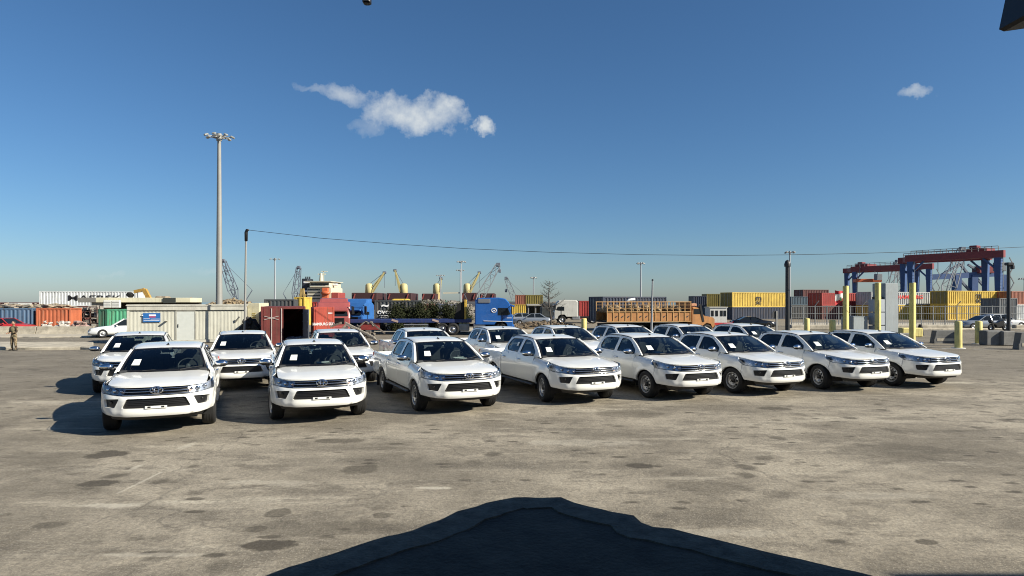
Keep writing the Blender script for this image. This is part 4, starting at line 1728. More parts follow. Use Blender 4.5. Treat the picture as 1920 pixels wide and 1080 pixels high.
def lorry_cab(px, D, rz, paint, label, zs=1.0, Lc=2.6, Wd=2.85, Hc=3.1, group=None, fair=True, name='lorry', logo=False, chassis=5.5):
    """cab-over tractor; local +x is forwards, origin under the cab's middle"""
    root = empty(name, (xat(px, D), D, 0), R(rz), label, 'lorry', group)
    xb, xf = -Lc / 2, Lc / 2
    hy = Wd / 2
    b = MB()
    poly = [(xb, .85), (xb, Hc - .25), (xb + .25, Hc - .05), (xf - 1.15, Hc), (xf - .62, Hc - .10), (xf - .32, Hc - .42), (xf - .17, Hc - .90), (xf, 1.45), (xf, .62), (xf - .35, .55), (xf - .50, .95), (xf - .85, 1.15), (xf - 1.30, 1.12), (xf - 1.55, .85)]
    rprism(b, poly, -hy, hy, .10, .07)
    cabo = b.build('cab', paint, root)
    b = MB()   # windscreen
    zt, zb = Hc - .80, 1.62
    xt, xbm = xf - .20, xf - .045
    b.add([(xbm + .02, -hy + .16, zb), (xbm + .02, hy - .16, zb), (xt + .025, hy - .22, zt), (xt + .025, -hy + .22, zt)], [(0, 1, 2, 3)])
    b.add([(xbm - .0, -hy + .16, zb), (xbm - .0, hy - .16, zb), (xt, hy - .22, zt), (xt, -hy + .22, zt)], [(3, 2, 1, 0)])
    b.build('windscreen', DGLASS, root)
    b = MB()
    b.box((xf - .12, 0, Hc - .66), (.5, Wd * .86, .14), 0, .03, 0, R(14))
    b.build('sun_visor', paint, root)
    b = MB()
    for k in range(4):
        b.box((xf + .015, 0, 1.06 + k * .11), (.05, Wd * .62, .06), 0, .01)
    b.box((xf - .02, 0, 1.22), (.05, Wd * .66, .50))
    b.build('grille', GRILLE, root)
    b = MB()
    b.box((xf - .06, 0, .66), (.34, Wd * .98, .34), 0, .06)
    bm = b.build('front_bumper', paint, root)
    for sg in (-1, 1):
        b = MB()
        b.box((xf + .10, sg * hy * .72, .72), (.06, .42, .18), 0, .03)
        b.build('headlight', CHROME, bm)
        b = MB()   # side window
        y = sg * (hy + .004)
        q = [(xf - .20, 1.70), (xf - .42, Hc - .85), (xf - 1.25, Hc - .85), (xf - 1.25, 1.62), (xf - .55, 1.62)]
        V = [(x, y, z) for x, z in q] + [(x, y - sg * .06, z) for x, z in q]
        n = len(q)
        b.add(V, [tuple(range(n)) if sg < 0 else tuple(range(n - 1, -1, -1))] + [(i, (i + 1) % n, n + (i + 1) % n, n + i) for i in range(n)])
        b.build('side_window', DGLASS, root)
        b = MB()
        b.box((xf - .12, sg * (hy + .22), 2.05), (.10, .22, .62), 0, .03)
        b.beam((xf - .2, sg * hy * .97, 2.42), (xf - .12, sg * (hy + .2), 2.36), .04)
        b.build('mirror', PLASTIC, root)
        b = MB()
        b.box((xf - .88, sg * (hy - .0), 1.30), (.04, .06, 1.2), 0)
        b.build('door_seam', GRILLE, root)
        road_wheel(root, xf - .95, sg * (hy - .22), .50, .32)
        for xr in (xf - chassis + .6,):
            road_wheel(root, xr, sg * (hy - .30), .50, .5)
        b = MB()
        b.box((xf - 2.75, sg * (hy - .35), .72), (1.0, .55, .55), 0, .08)
        b.build('fuel_tank', SILVER, root)
    if fair:
        b = MB()
        rprism(b, [(xb + .1, Hc - .15), (xb + .1, Hc + .28), (xb + .9, Hc + .22), (xb + Lc * .62, Hc - .12)], -hy + .18, hy - .18, .12, .05)
        b.build('roof_fairing', paint, root)
    if logo:
        b = MB()
        c = Vector((xf - 1.55, -hy - .012, Hc - 1.05))
        b.path([c + Vector((.19 * math.cos(t), 0, .16 * math.sin(t))) for t in np.linspace(0, 2 * math.pi, 18)[:-1]], .035, 5, True)
        b.ball(c, (.07, .01, .05), 8, 4)
        b.build('round_emblem', LET_WHITE, root)
        b = MB()
        b.box((xf - .30, -hy - .006, 1.42), (.40, .012, .05))
        o = b.build('lettering', LET_WHITE, root)
        b = MB()
        b.box((xb + .75, -hy - .02, Hc - .28), (1.0, .08, .34), 0, .03)
        b.build('side_deflector', mat('grey_deflector', (0.15, 0.16, 0.18), 0.5), root)
        b = MB()
        b.beam((xb + .7, -hy - .006, 1.18), (xf - .05, -hy - .006, 1.12), .045)
        b.build('white_stripe', LET_WHITE, root)
    b = MB()
    b.box((xf - chassis / 2 - .3, 0, .78), (chassis, .9, .22))
    b.box((xf - .9, 0, .8), (1.6, Wd * .7, .5))
    b.build('chassis', UNDER, root)
    return root


BLUE = mat('lorry_blue', (0.018, 0.105, 0.36), 0.3, noise=0.12, nscale=1.2, coat=0.3)
BLUE2 = mat('lorry_blue_faded', (0.035, 0.13, 0.36), 0.35, noise=0.15, nscale=1.2, coat=0.2)
LRED = mat('lorry_red', (0.30, 0.075, 0.07), 0.4, noise=0.15, nscale=1.5)
LWHITE = mat('lorry_white', (0.55, 0.54, 0.49), 0.45, noise=0.12, nscale=1.2, dirt=0.3)
lorry_cab(626, 51, -76, LRED, 'red lorry cab facing the camera behind the red containers', Hc=2.75, Lc=2.2, Wd=2.5)
lorry_cab(667, 55, -104, BLUE2, 'blue lorry facing the camera with dark windscreen, left of the dark grey container', Hc=2.72, Lc=2.2, Wd=2.4)
lorry_cab(927, 53.5, 0, BLUE, 'bright blue tractor cab in side view pulling the flatbed trailer', Lc=3.1, Hc=3.08, logo=True, fair=False)
lorry_cab(1060, 82, 180, LWHITE, 'white lorry facing left behind the bare tree', Lc=3.0, Hc=3.0, fair=False)

# flatbed trailer behind the blue tractor
D = 53.5
root = empty('flatbed_trailer', (xat(628, D), D, 0), R(3), 'long dark blue flatbed trailer coupled to the blue tractor', 'trailer')
w = xat(884, D) - xat(628, D)
TB = mat('trailer_blue', (0.018, 0.035, 0.13), 0.5, noise=0.2, dirt=0.3)
zt = zat(598.5, D)
b = MB()
for y in (-1.2, 1.2):
    b.box((w / 2, y, zt - .13), (w, .14, .27), 0, .015)
for k in range(14):
    b.box((w * (k + .5) / 14, 0, zt - .12), (.12, 2.3, .16))
b.build('frame', TB, root)
b = MB()
b.box((w / 2, 0, zt - .02), (w, 2.5, .035))
b.build('deck', TB, root)
for x in (w * .45, w * .74, w * .06):
    b = MB()
    b.box((x, -1.28, zt - .10), (.55, .03, .16), 0, 0, 0, R(18))
    b.build('pale_bracket', mat('dusty_pink', (0.40, 0.30, 0.26), 0.8, noise=0.2), root)
b = MB()
b.box((w * .27, -.9, .72), (w * .135, .5, .62), 0, .03)
b.build('tool_box', mat('tool_box_red', (0.22, 0.03, 0.028), 0.6, noise=0.3, dirt=0.4), root)
for k, f_ in enumerate((.02, .79, .865)):
    for sg in (-1, 1):
        road_wheel(root, w * f_, sg * 1.05, .50, .42)
b = MB()
b.box((w * .60, -1.15, .62), (2.0, .06, .10))
b.box((w * .60, -1.15, .86), (2.0, .06, .10))
b.build('side_guard', SILVER, root)
b = MB()
b.box((w * .945, -1.0, .62), (.9, .5, .60), 0, .06)
b.build('water_tank', mat('tank_grey', (0.34, 0.33, 0.30), 0.6, noise=0.2, dirt=0.4), root)
b = MB()
for y in (-1.15, 1.15):
    b.box((w * .955, y, zt + .82), (.16, .16, 1.62), 0, .01)
b.box((w * .955, 0, zt + 1.55), (.14, 2.3, .14))
b.box((w * .955, 0, zt + .75), (.14, 2.3, .10))
b.build('headboard', mat('headboard_yellow', (0.55, 0.36, 0.05), 0.6, noise=0.3, dirt=0.4), root)
b = MB()
b.add([(w * .955, -1.1, zt), (w * .955, -1.1, zt + 1.55), (w * .90, -1.1, zt + 1.25), (w * .87, -1.1, zt)], [(0, 1, 2, 3)])
b.add([(w * .955, -1.04, zt), (w * .955, -1.04, zt + 1.55), (w * .90, -1.04, zt + 1.25), (w * .87, -1.04, zt)], [(3, 2, 1, 0)])
b.build('black_sheet', UNDER, root)

# ---------------------------------------------------------------- orange stake truck
D, STR = 50.0, 12.0
OR = mat('truck_orange', (0.38, 0.17, 0.05), 0.6, noise=0.25, nscale=1.3, dirt=0.45)
ORL = mat('truck_orange_light', (0.42, 0.24, 0.09), 0.6, noise=0.25, nscale=2, dirt=0.3)
root = empty('stake_truck', (xat(1128, D), D, 0), R(STR), 'orange high-sided stake truck with bonnet cab facing right', 'truck')
w = lx(1281, xat(1128, D), D, STR)
zb, zm, zt = 1.20, 1.95, 2.72
n = 14
for side_, y in (('near', -1.2), ('far', 1.2)):
    for k in range(n):
        b = MB()
        b.box((w * (k + .5) / n, y, (zb + zm) / 2), (w / n - .07, .05, zm - zb - .08), 0, .012)
        pn = b.build('side_board', OR, root)
        if y < 0 and k % 2 == 1 or (y < 0 and k in (2, 6)):
            q = MB()
            c = Vector((w * (k + .5) / n, y - .03, (zb + zm) / 2))
            q.add([c + Vector(p) for p in ((-.14, 0, -.02), (-.02, 0, .05), (.16, 0, .10), (.04, 0, -.01), (-.06, 0, -.10))], [(0, 1, 2, 3, 4)])
            q.add([c + Vector((p[0], .012, p[2])) for p in ((-.14, 0, -.02), (-.02, 0, .05), (.16, 0, .10), (.04, 0, -.01), (-.06, 0, -.10))], [(4, 3, 2, 1, 0)])
            q.build('bird_emblem', LET_BLACK, pn)
    for k in range(n + 1):
        b = MB()
        b.box((w * k / n, y - (.04 if y < 0 else -.04), (zb + zt) / 2), (.07, .06, zt - zb), 0, .01)
        b.build('stake', ORL, root)
    for z in (zt, zm, zm + (zt - zm) * .35, zm + (zt - zm) * .68, zb):
        b = MB()
        t = .07 if z in (zt, zm, zb) else .03
        b.box((w / 2, y - (.045 if y < 0 else -.045), z), (w + .1, .07, t), 0, .01)
        b.build('rail', ORL, root)
b = MB()
b.box((w / 2, 0, zb - .02), (w, 2.4, .08))
b.box((w / 2 + .6, 0, zb - .25), (w + 1.6, .9, .22))
b.build('bed_floor', UNDER, root)
b = MB()
b.box((w, 0, (zb + zt) / 2), (.08, 2.36, zt - zb), 0)
b.build('front_board', OR, root)
r2 = random.Random(5)
for k in range(33):
    q = MB()
    q.ball((.35 + (k // 3) * (w - .9) / 10.5 + r2.uniform(-.08, .08), (-.75, .0, .75)[k % 3], zm + r2.uniform(-.05, .22)), (r2.uniform(.27, .36), .38, r2.uniform(.24, .42)), 8, 5)
    q.build('sack', mat('pale_sack', (0.30, 0.22, 0.13), 0.95, noise=0.75, nscale=9), None, (xat(1128, D), D, 0), R(STR))
for o in [o for o in scene.objects if o.name.startswith('sack')]:
    tag(o, 'pale bulging sack loaded behind the stakes of the orange truck', 'sack', 'sacks on the orange truck')
b = MB()   # cab and bonnet
L0 = w + .12
lc = lx(1327, xat(1128, D), D, STR) - w - .1
rprism(b, [(L0, .85), (L0, 2.05), (L0 + .1, 2.32), (L0 + .75, 2.32), (L0 + 1.02, 1.72), (L0 + 1.15, 1.62), (L0 + lc - .15, 1.50), (L0 + lc, 1.35), (L0 + lc, .75), (L0 + lc - .2, .62), (L0 + lc - .35, .95), (L0 + lc - .75, 1.05), (L0 + lc - 1.1, .80)], -1.15, 1.15, .12, .08)
b.build('cab', OR, root)
b = MB()
for sg in (-1, 1):
    b.box((L0 + .48, sg * 1.15, 1.96), (.62, .03, .42), 0, .01)
b.box((L0 + .93, 0, 1.98), (.03, 1.9, .50), 0, .01, 0, R(-22))
o = b.build('cab_glass', DGLASS, root)
b = MB()
b.beam((L0 + 1.02, -1.12, 1.15), (L0 + .72, -1.16, 2.55), .16, .12)
b.build('black_exhaust', PLASTIC, root)
b = MB()
b.box((L0 + .30, 0, 2.48), (.5, 2.0, .24), 0, .04)
b.build('roof_rack', mat('roof_board', (0.45, 0.22, 0.12), 0.7, noise=0.5, nscale=8), root)
b = MB()
b.box((L0 + lc + .06, 0, .78), (.14, 2.3, .24), 0, .04)
b.build('front_bumper', ORL, root)
for x in (L0 + lc - .72, w * .60, w * .40):
    for sg in (-1, 1):
        road_wheel(root, x, sg * 1.0, .47, .40)
b = MB()
b.path([at(1172, 568, D + 2.2), at(1180, 562, D + 2.2), at(1190, 560.6, D + 2.4)], .10, 6)
o = b.build('white_pipe', mat('white_pvc', (0.7, 0.7, 0.68), 0.5, noise=0.05))
tag(o, 'bent white plastic pipe sticking up above the orange stake truck', 'pipe')


# ---------------------------------------------------------------- saloon cars and vans
def saloon(px, py, rz, paint, label, L=5.0, Wd=2.0, H=1.36, D=None, estate=False, name='saloon_car'):
    D = D or gd(py)
    root = empty(name, (xat(px, D), D, 0), R(rz), label, 'car', 'cars in the port yard')
    st = np.array([-.5, -.47, -.40, -.25, 0, .22, .36, .46, .5]) * L
    top = [.62, .82, .88, .90, .90, .88, .80, .70, .52]
    hw = [.80, .92, .97, 1.0, 1.0, 1.0, .97, .88, .70]
    b = MB()
    V = []
    for x, t, k in zip(st, top, hw):
        w_ = Wd / 2 * k
        V += [(x, -w_ * .9, .22), (x, -w_, .36), (x, -w_, t - .22), (x, -w_ * .93, t), (x, w_ * .93, t), (x, w_, t - .22), (x, w_, .36), (x, w_ * .9, .22)]
    n = len(st)
    Fs = [(i * 8 + k, i * 8 + 8 + k, i * 8 + 8 + (k + 1) % 8, i * 8 + (k + 1) % 8) for i in range(n - 1) for k in range(8)]
    Fs += [tuple(range(8)), tuple(range(n * 8 - 1, n * 8 - 9, -1))]
    b.add(V, Fs, True)
    fix_normals(b.build('body', paint, root))
    rear = -.47 if estate else -.36
    bot = [(rear * L, .86), (.20 * L, .88)]
    tp = [((-.40 if estate else -.20) * L, H), (.03 * L, H)]
    yb, yt = Wd / 2 * .92, Wd / 2 * .68
    b = MB()
    b.add([(bot[0][0], -yb, .84), (bot[1][0], -yb, .84), (tp[1][0], -yt, H - .03), (tp[0][0], -yt, H - .03), (bot[0][0], yb, .84), (bot[1][0], yb, .84), (tp[1][0], yt, H - .03), (tp[0][0], yt, H - .03)],
          [(0, 1, 2, 3), (7, 6, 5, 4), (1, 5, 6, 2), (4, 0, 3, 7)])
    b.build('glasshouse', DGLASS, root)
    b = MB()
    rprism(b, [(tp[0][0] - .06, H - .06), (tp[0][0] + .15, H), (tp[1][0] - .2, H), (tp[1][0] + .06, H - .06)], -yt - .02, yt + .02, .05, .02)
    b.build('roof', paint, root)
    for sg in (-1, 1):
        for k, (x0_, x1_) in enumerate(((bot[1][0], tp[1][0]), (-.08 * L, -.07 * L), (bot[0][0], tp[0][0]))):
            b = MB()
            b.beam((x0_, sg * yb * 1.004, .85), (x1_, sg * yt * 1.01, H - .02), .07, .05)
            b.build('pillar', paint, root)
        for x in (-.31 * L, .31 * L):
            road_wheel(root, x, sg * Wd / 2 * .90, .33, .22)
        b = MB()
        b.box((.465 * L, sg * Wd * .34, .60), (.16, .34, .14), R(-12 * sg), .04)
        b.build('headlight', CHROME, root)
        b = MB()
        b.box((-.488 * L, sg * Wd * .36, .68), (.06, .32, .14), 0, .03)
        b.build('tail_lamp', mat('tail_lamp_red', (0.45, 0.015, 0.012), 0.15), root)
        b = MB()
        b.box((.13 * L, sg * (Wd / 2 + .06), .92), (.12, .16, .11), 0, .03)
        b.build('mirror', paint, root)
    b = MB()
    b.box((.493 * L, 0, .45), (.06, Wd * .62, .20), 0, .03)
    b.build('grille', GRILLE, root)
    b = MB()
    b.box((0, 0, .26), (L * .9, Wd * .82, .16))
    b.build('underbody', UNDER, root)
    return root


CW = mat('car_white', (0.66, 0.68, 0.68), 0.25, noise=0.04, coat=0.5)
CS = mat('car_silver', (0.33, 0.36, 0.40), 0.28, 0.4, noise=0.05, coat=0.5)
CB = mat('car_black', (0.010, 0.011, 0.014), 0.18, coat=0.6, noise=0.1)
CR = mat('car_red', (0.40, 0.03, 0.03), 0.3, coat=0.4, noise=0.1)
saloon(237, 628, 212, CW, 'white hatchback facing left, half hidden by the beige cabin', D=50, H=1.42, estate=True)
saloon(1411, 610, -8, CB, 'black saloon car parked behind the last rear-row pickup', D=66, L=4.3, H=1.2)
saloon(1842, 616, 176, CS, 'silver saloon car parked by the fence at the right', D=64, L=4.6)
saloon(1874, 616, -4, CW, 'white saloon car by the fence behind the motorcycle', D=67, L=4.9, H=1.45)
saloon(972, 600, 185, CS, 'grey saloon car among the scrap right of the blue tractor', D=80, L=5.0)
saloon(998, 602, 175, CS, 'pale grey saloon car below the stacked ochre containers', D=76, L=4.6)
saloon(12, 613, 0, CR, 'red car behind the low wall at the left edge', D=54.5, L=4.2, H=1.36)
root = saloon(762, 620, 0, CW, 'white van behind the blue flatbed trailer, only its roof in view', D=59.5, L=4.6, H=1.55, estate=True, name='white_van')

# ---------------------------------------------------------------- low walls, barriers, bollards, posts
D = 53.2
for k, (a, c) in enumerate(((-150, -38), (-36, 64), (66, 172))):
    b = MB()
    x0, x1 = xat(a, D), xat(c, D)
    b.prism([(0, 0), (.55, 0), (.40, .35), (.36, .68), (.19, .68), (.15, .35)], 0, 0, x1 - x0)
    # chipped top edge
    o = b.build('concrete_wall', CONC, None, (x0, D, 0))
    tag(o, ['low pale concrete wall section cut off by the left edge', 'low pale concrete wall section behind the soldier', 'low pale concrete wall section before the orange container'][k], 'wall', 'low concrete walls by the left road')
r2 = random.Random(21)
for k, (px, py, s_, lab) in enumerate(((88, 606, .8, 'small white stone pile against the orange container'), (117, 608, 1.3, 'larger white rubble pile against the orange container'), (150, 610, 1.6, 'pinkish rubble pile left of the mint green container'))):
    b = MB()
    for i in range(16):
        a, rr = r2.uniform(0, 6.28), r2.uniform(0, .5) * s_
        b.box((rr * math.cos(a), rr * .4 * math.sin(a), .75 + r2.uniform(-.2, .35) * (1 - rr / s_)), (r2.uniform(.15, .45) * s_ * .6, .3, r2.uniform(.1, .3) * s_ * .6), r2.uniform(0, 3), .03, r2.uniform(-.5, .5))
    b.box((0, 0, .35), (1.0 * s_, .5, .7), 0, .1)
    o = b.build('rubble_pile', mat('rubble_%d' % k, [(0.5, 0.47, 0.42), (0.5, 0.47, 0.42), (0.35, 0.24, 0.21)][k], 0.9, noise=0.4, nscale=3), None, (xat(px, 56), 56, 0))
    tag(o, lab, 'rubble')


YEL = mat('bollard_yellow', (0.68, 0.58, 0.20), 0.6, noise=0.18, nscale=3, dirt=0.75)


def bollard(px, ytop, ybot, wpx, label, base=False, square=False, D=None):
    D = D or gd(ybot)
    h = zat(ytop, D)
    r = wpx * D / F / 2
    root = empty('bollard', (xat(px, D), D, 0), 0, label, 'bollard' if not square else 'post', 'yellow bollards and posts')
    b = MB()
    if square:
        b.box((0, 0, h / 2), (2 * r, 2 * r, h), R(30), .02)
    else:
        b.lathe([(r, 0), (r, h - r * .25), (r * .85, h), (0.001, h + .01)], Matrix(), 16)
    b.build('post', YEL, root)
    b = MB()
    b.lathe([(r * 1.9, 0.003), (r * 1.8, .03), (r * 1.0, .035)], Matrix(), 16)
    b.build('base_ring', mat('white_base', (0.55, 0.54, 0.5), 0.8, noise=0.2), root)
    return root


bollard(1797, 602, 653, 12.5, 'nearest yellow bollard at the right, its base ringed white')
bollard(1835, 602, 645, 12, 'yellow bollard with a dark scuff, behind the nearest one at the right')
bollard(1513, 597, 640, 9.5, 'short yellow bollard right of the dark post, behind the front-row pickups', D=43)
bollard(1561, 600, 640, 11, 'short yellow bollard left of the tall yellow posts', D=43)
bollard(1095, 597, 632, 10, 'short yellow bollard beside the navy container', D=47)
bollard(1586, 536, 640, 8, 'leftmost of the three tall yellow posts, beside the flag', square=True, D=44)
bollard(1646, 530, 640, 8, 'middle one of the three tall yellow posts, left of the grey cabinet', square=True, D=42)
bollard(1711, 530, 640, 8.5, 'rightmost of the three tall yellow posts, right of the grey cabinet', square=True, D=41)


def barrier(px0, px1, ytop, ybot, m, label, rz=0, slot=False):
    D = gd(ybot)
    x0, x1 = xat(px0, D), xat(px1, D)
    h = zat(ytop, D)
    root = empty('concrete_barrier', (x0, D, 0), R(rz), label, 'barrier', 'concrete barriers on the right')
    w = x1 - x0
    b = MB()
    if slot:
        b.prism([(0, 0), (w, 0), (w, h * .35), (w * .97, h * .4), (w * .9, h), (w * .1, h), (w * .03, h * .4), (0, h * .35)], 1, 0, .12)
        b.prism([(0, 0), (w, 0), (w * .9, h), (w * .1, h)], 1, .12, .5)
    else:
        b.box((w / 2, .35, h / 2), (w, .7, h), 0, .05)
    b.build('block', m, root)
    if slot:
        b = MB()
        b.box((w / 2, -.006, h * .30), (w * .78, .02, h * .20))
        b.build('pale_slot', CONC, root)
    return root


barrier(1653, 1716, 625, 642, CONC2, 'grey concrete barrier behind the last front-row pickup')
barrier(1752, 1797, 620, 644, DCONC, 'dark concrete barrier with a pale slot left of the nearest bollard', 0, True)
barrier(1850, 1882, 620, 648, DCONC, 'dark concrete block below the black lamp post')
barrier(1881, 1905, 621, 648.5, CONC2, 'pale grey concrete block beside the dark one at the right')
barrier(1911, 1960, 624, 656, DCONC, 'dark concrete block cut off by the right edge', 0, True)
GREY = mat('grey_steel_sheet', (0.26, 0.29, 0.30), 0.5, noise=0.12, nscale=1, dirt=0.25)
D = 46.0
for px0, px1, yt, lab, nm in ((1660, 1690, 531, 'tall grey steel cabinet between the yellow posts', 'steel_cabinet'), (1600, 1633, 594, 'low grey steel box left of the tall yellow posts', 'steel_box')):
    x0, x1 = xat(px0, D), xat(px1, D)
    root = empty(nm, (x0, D, 0), R(14), lab, 'cabinet')
    h = zat(yt, D)
    b = MB()
    b.box(((x1 - x0) / 2, .6, h / 2), (x1 - x0, 1.2, h), 0, .03)
    b.build('body', GREY, root)
    if px0 == 1660:
        for k in range(3):
            b = MB()
            b.box((-.28, .5, .55 + k * .95), (.52, 1.0, .90), 0, .02)
            b.build('side_box', mat('pale_steel_sheet', (0.34, 0.37, 0.40), 0.5, noise=0.1, dirt=0.2), root)
        b = MB()
        b.box((-.2, .5, 2.98), (.36, .7, .22), 0, .03)
        b.build('top_unit', PLASTIC, root)
    else:
        b = MB()
        b.box(((x1 - x0) / 2, .6, h + .02), (x1 - x0 + .06, 1.26, .04), 0, .01)
        b.build('lid', GREY, root)
D = 50
o = MB().box((0, 0, .35), (1.6, .8, .7), 0, .06).build('yellow_block', YEL, None, (xat(1706, D), D, 0))
tag(o, 'yellow painted concrete block right of the tall grey cabinet', 'block')
o = MB().cone((0, 0, 0), (.03, 0, .9), .30, .12, 9).build('tree_stump', mat('dark_bark', (0.03, 0.026, 0.022), 0.9, noise=0.4, nscale=6, bump=0.6), None, (xat(1725, 52), 52, 0))
tag(o, 'dark stump standing right of the yellow block', 'stump')
for k, (px, lab) in enumerate(((1347, 'left one of two red plastic road barriers beside the booth'), (1365, 'right one of two red plastic road barriers, next to the black saloon'))):
    D = 60
    b = MB()
    b.prism([(-.30, 0), (.30, 0), (.16, .30), (.14, .78), (-.14, .78), (-.16, .30)], 0, -.42, .42)
    o = b.build('road_barrier', mat('barrier_red', (0.50, 0.035, 0.035), 0.45, noise=0.15), None, (xat(px, D), D, 0))
    tag(o, lab, 'barrier', 'red plastic barriers')
# booth
D = 78
root = empty('guard_booth', (xat(1331, D), D, 0), 0, 'small white guard booth with dark windows left of the black saloon', 'booth')
w, h = xat(1363, D) - xat(1331, D), zat(577, D)
b = MB()
b.box((w / 2, 1, h / 2), (w, 2, h), 0, .02)
b.build('wall', mat('booth_white', (0.55, 0.55, 0.52), 0.6, noise=0.1, dirt=0.2), root)
b = MB()
b.box((w / 2, 1, h + .05), (w + .2, 2.2, .10), 0, .02)
b.build('roof', MATS['booth_white'], root)
for f_ in (.15, .40, .68, .88):
    b = MB()
    b.box((w * f_, -.01, h * .66), (w * .15, .03, h * .34))
    b.build('window', DGLASS, root)
# far kerb wall and rail at the right
D = 62
for k, (a, c, lab) in enumerate(((1484, 1640, 'long low pale kerb wall behind the short yellow bollards'), (1642, 1800, 'long low pale kerb wall behind the grey cabinet'), (1905, 2060, 'low pale kerb wall at the right edge'))):
    b = MB()
    b.box(((xat(c, D) - xat(a, D)) / 2, .3, .25), (xat(c, D) - xat(a, D), .6, .5), 0, .06)
    o = b.build('kerb_wall', CONC, None, (xat(a, D), D, 0))
    tag(o, lab, 'wall', 'low kerb walls on the right')
# fence
D = 70
FM = mat('fence_grey', (0.22, 0.23, 0.23), 0.6, 0.3, noise=0.2)
root = empty('wire_fence', (xat(1484, D), D, 0), 0, 'grey steel fence in front of the stacked containers on the right', 'fence')
w = xat(2060, D) - xat(1484, D)
h = zat(573, D)
n = 26
for k in range(n + 1):
    b = MB()
    b.box((w * k / n, 0, h / 2), (.09, .09, h), 0)
    if k % 4 == 2:
        b.beam((w * k / n, 0, h), (w * k / n + .25, -.3, h + .5), .07)
    b.build('post', FM, root)
for z in (h - .08, h * .62, .45):
    b = MB()
    b.box((w / 2, -.05, z), (w, .05, .05))
    b.build('rail', FM, root)
b = MB()
for k in range(n * 5):
    if k % 5:
        b.box((w * k / (n * 5), .0, h / 2 + .1), (.022, .022, h - .3))
o = b.build('wire_infill', FM, root)
o['kind'] = 'stuff'


# ---------------------------------------------------------------- poles, masts, wire
def mast(px, ytop, D, r0, r1, m, label, head=1.2, lamps=6, name='lamp_mast', sway=0.0, lampsz=.28):
    h = zat(ytop, D)
    root = empty(name, (xat(px, D), D, 0), 0, label, 'lamp mast', 'port lamp masts')
    b = MB()
    b.cone((0, 0, 0), (0, 0, h - .2), r0, r1, 14)
    b.build('pole', m, root)
    b = MB()
    b.path([(head * .55 * math.cos(2 * math.pi * k / 12), head * .55 * math.sin(2 * math.pi * k / 12), h - .15) for k in range(12)], r1 * .35, 5, True)
    for k in range(3):
        a = math.pi * k / 3
        b.beam((-head * .55 * math.cos(a), -head * .55 * math.sin(a), h - .15), (head * .55 * math.cos(a), head * .55 * math.sin(a), h - .15), r1 * .5)
    b.cone((0, 0, h - .5), (0, 0, h + .15), r1 * 1.6, r1 * 1.6, 10)
    b.build('head_frame', m, root)
    for k in range(lamps):
        a = 2 * math.pi * (k + .3) / lamps
        b = MB()
        c = Vector((head * math.cos(a), head * math.sin(a), h - .10))
        b.box(c, (lampsz * 1.3, lampsz, lampsz * .6), a, lampsz * .15, 0, R(25))
        b.beam((head * .5 * math.cos(a), head * .5 * math.sin(a), h - .15), c, r1 * .4)
        b.build('floodlight', mat('floodlight_grey', (0.26, 0.27, 0.26), 0.4, noise=0.1), root)
    return root


MASTM = mat('mast_grey', (0.27, 0.265, 0.245), 0.55, 0.1, noise=0.10, nscale=0.8)
FARM = mat('far_mast_grey', (0.32, 0.34, 0.36), 0.6)
mast(411, 254, 60, .31, .16, MASTM, 'tall grey lamp mast with ring of floodlights behind the portable cabin', head=1.15, lamps=7, lampsz=.30)
mast(515.5, 485, 150, .22, .13, FARM, 'thin far lamp mast left of the ship', head=.95, lamps=4, lampsz=.4)
mast(865, 490, 160, .20, .12, FARM, 'taller of the two far lamp masts between the ship cranes', head=.95, lamps=4, lampsz=.45)
mast(863, 506, 200, .20, .12, FARM, 'lower of the two far lamp masts between the ship cranes', head=1.1, lamps=4, lampsz=.45)
mast(826, 516, 220, .22, .13, FARM, 'faint far lamp mast beside the stubby ship crane', head=1.3, lamps=4, lampsz=.45)
mast(1000.5, 520, 170, .20, .12, FARM, 'far lamp mast above the ochre container stack', head=.8, lamps=4, lampsz=.4)
mast(1201.5, 493, 150, .24, .13, FARM, 'far lamp mast above the orange stake truck', head=.9, lamps=4, lampsz=.45)
mast(1481, 472, 120, .20, .12, FARM, 'far lamp mast just right of the dark post', head=.9, lamps=4, lampsz=.4)
mast(1920.5, 522, 180, .22, .13, FARM, 'far lamp mast at the right edge', head=1.2, lamps=4, lampsz=.5)

# wire pole at the cabin and overhead wire
D = 41.5
root = empty('wire_pole', (xat(458.5, D), D, 0), 0, 'thin grey pole with dark insulator beside the portable cabin', 'pole')
h = zat(433, D)
b = MB()
b.cone((0, 0, 0), (.10, 0, h), .085, .05, 10)
b.build('shaft', MASTM, root)
b = MB()
b.path([(.10, 0, h - .65), (.10, 0, h - .1), (.18, -.05, h + .06), (.30, -.05, h + .05)], [.10, .11, .09, .06], 7)
b.build('insulator', PLASTIC, root)
A = Vector((xat(458.5, D) + .3, D - .05, h + .05))
pts = []
for px, py, d in ((600, 446.5, 41.5), (740, 457.5, 41.5), (870, 466, 41.5), (1030, 473, 41.5), (1200, 477.5, 41.5), (1350, 479, 41.5), (1480, 477.8, 41.5), (1620, 475, 41.5), (1760, 470.5, 41.5), (1920, 463, 41.5), (2100, 452, 41.5)):
    pts.append(at(px, py, d))
b = MB()
b.path([A] + pts, .015, 5)
o = b.build('overhead_wire', mat('wire_black', (0.02, 0.02, 0.022), 0.6))
tag(o, 'single dark overhead wire sagging across the sky', 'wire')
B = pts[-1]
b = MB()
b.cone((0, 0, 0), (0, 0, B.z + .2), .10, .06, 10)
o = b.build('wire_pole', MASTM, None, (B.x, B.y, 0))
tag(o, 'grey pole beyond the right edge that carries the far end of the wire', 'pole')
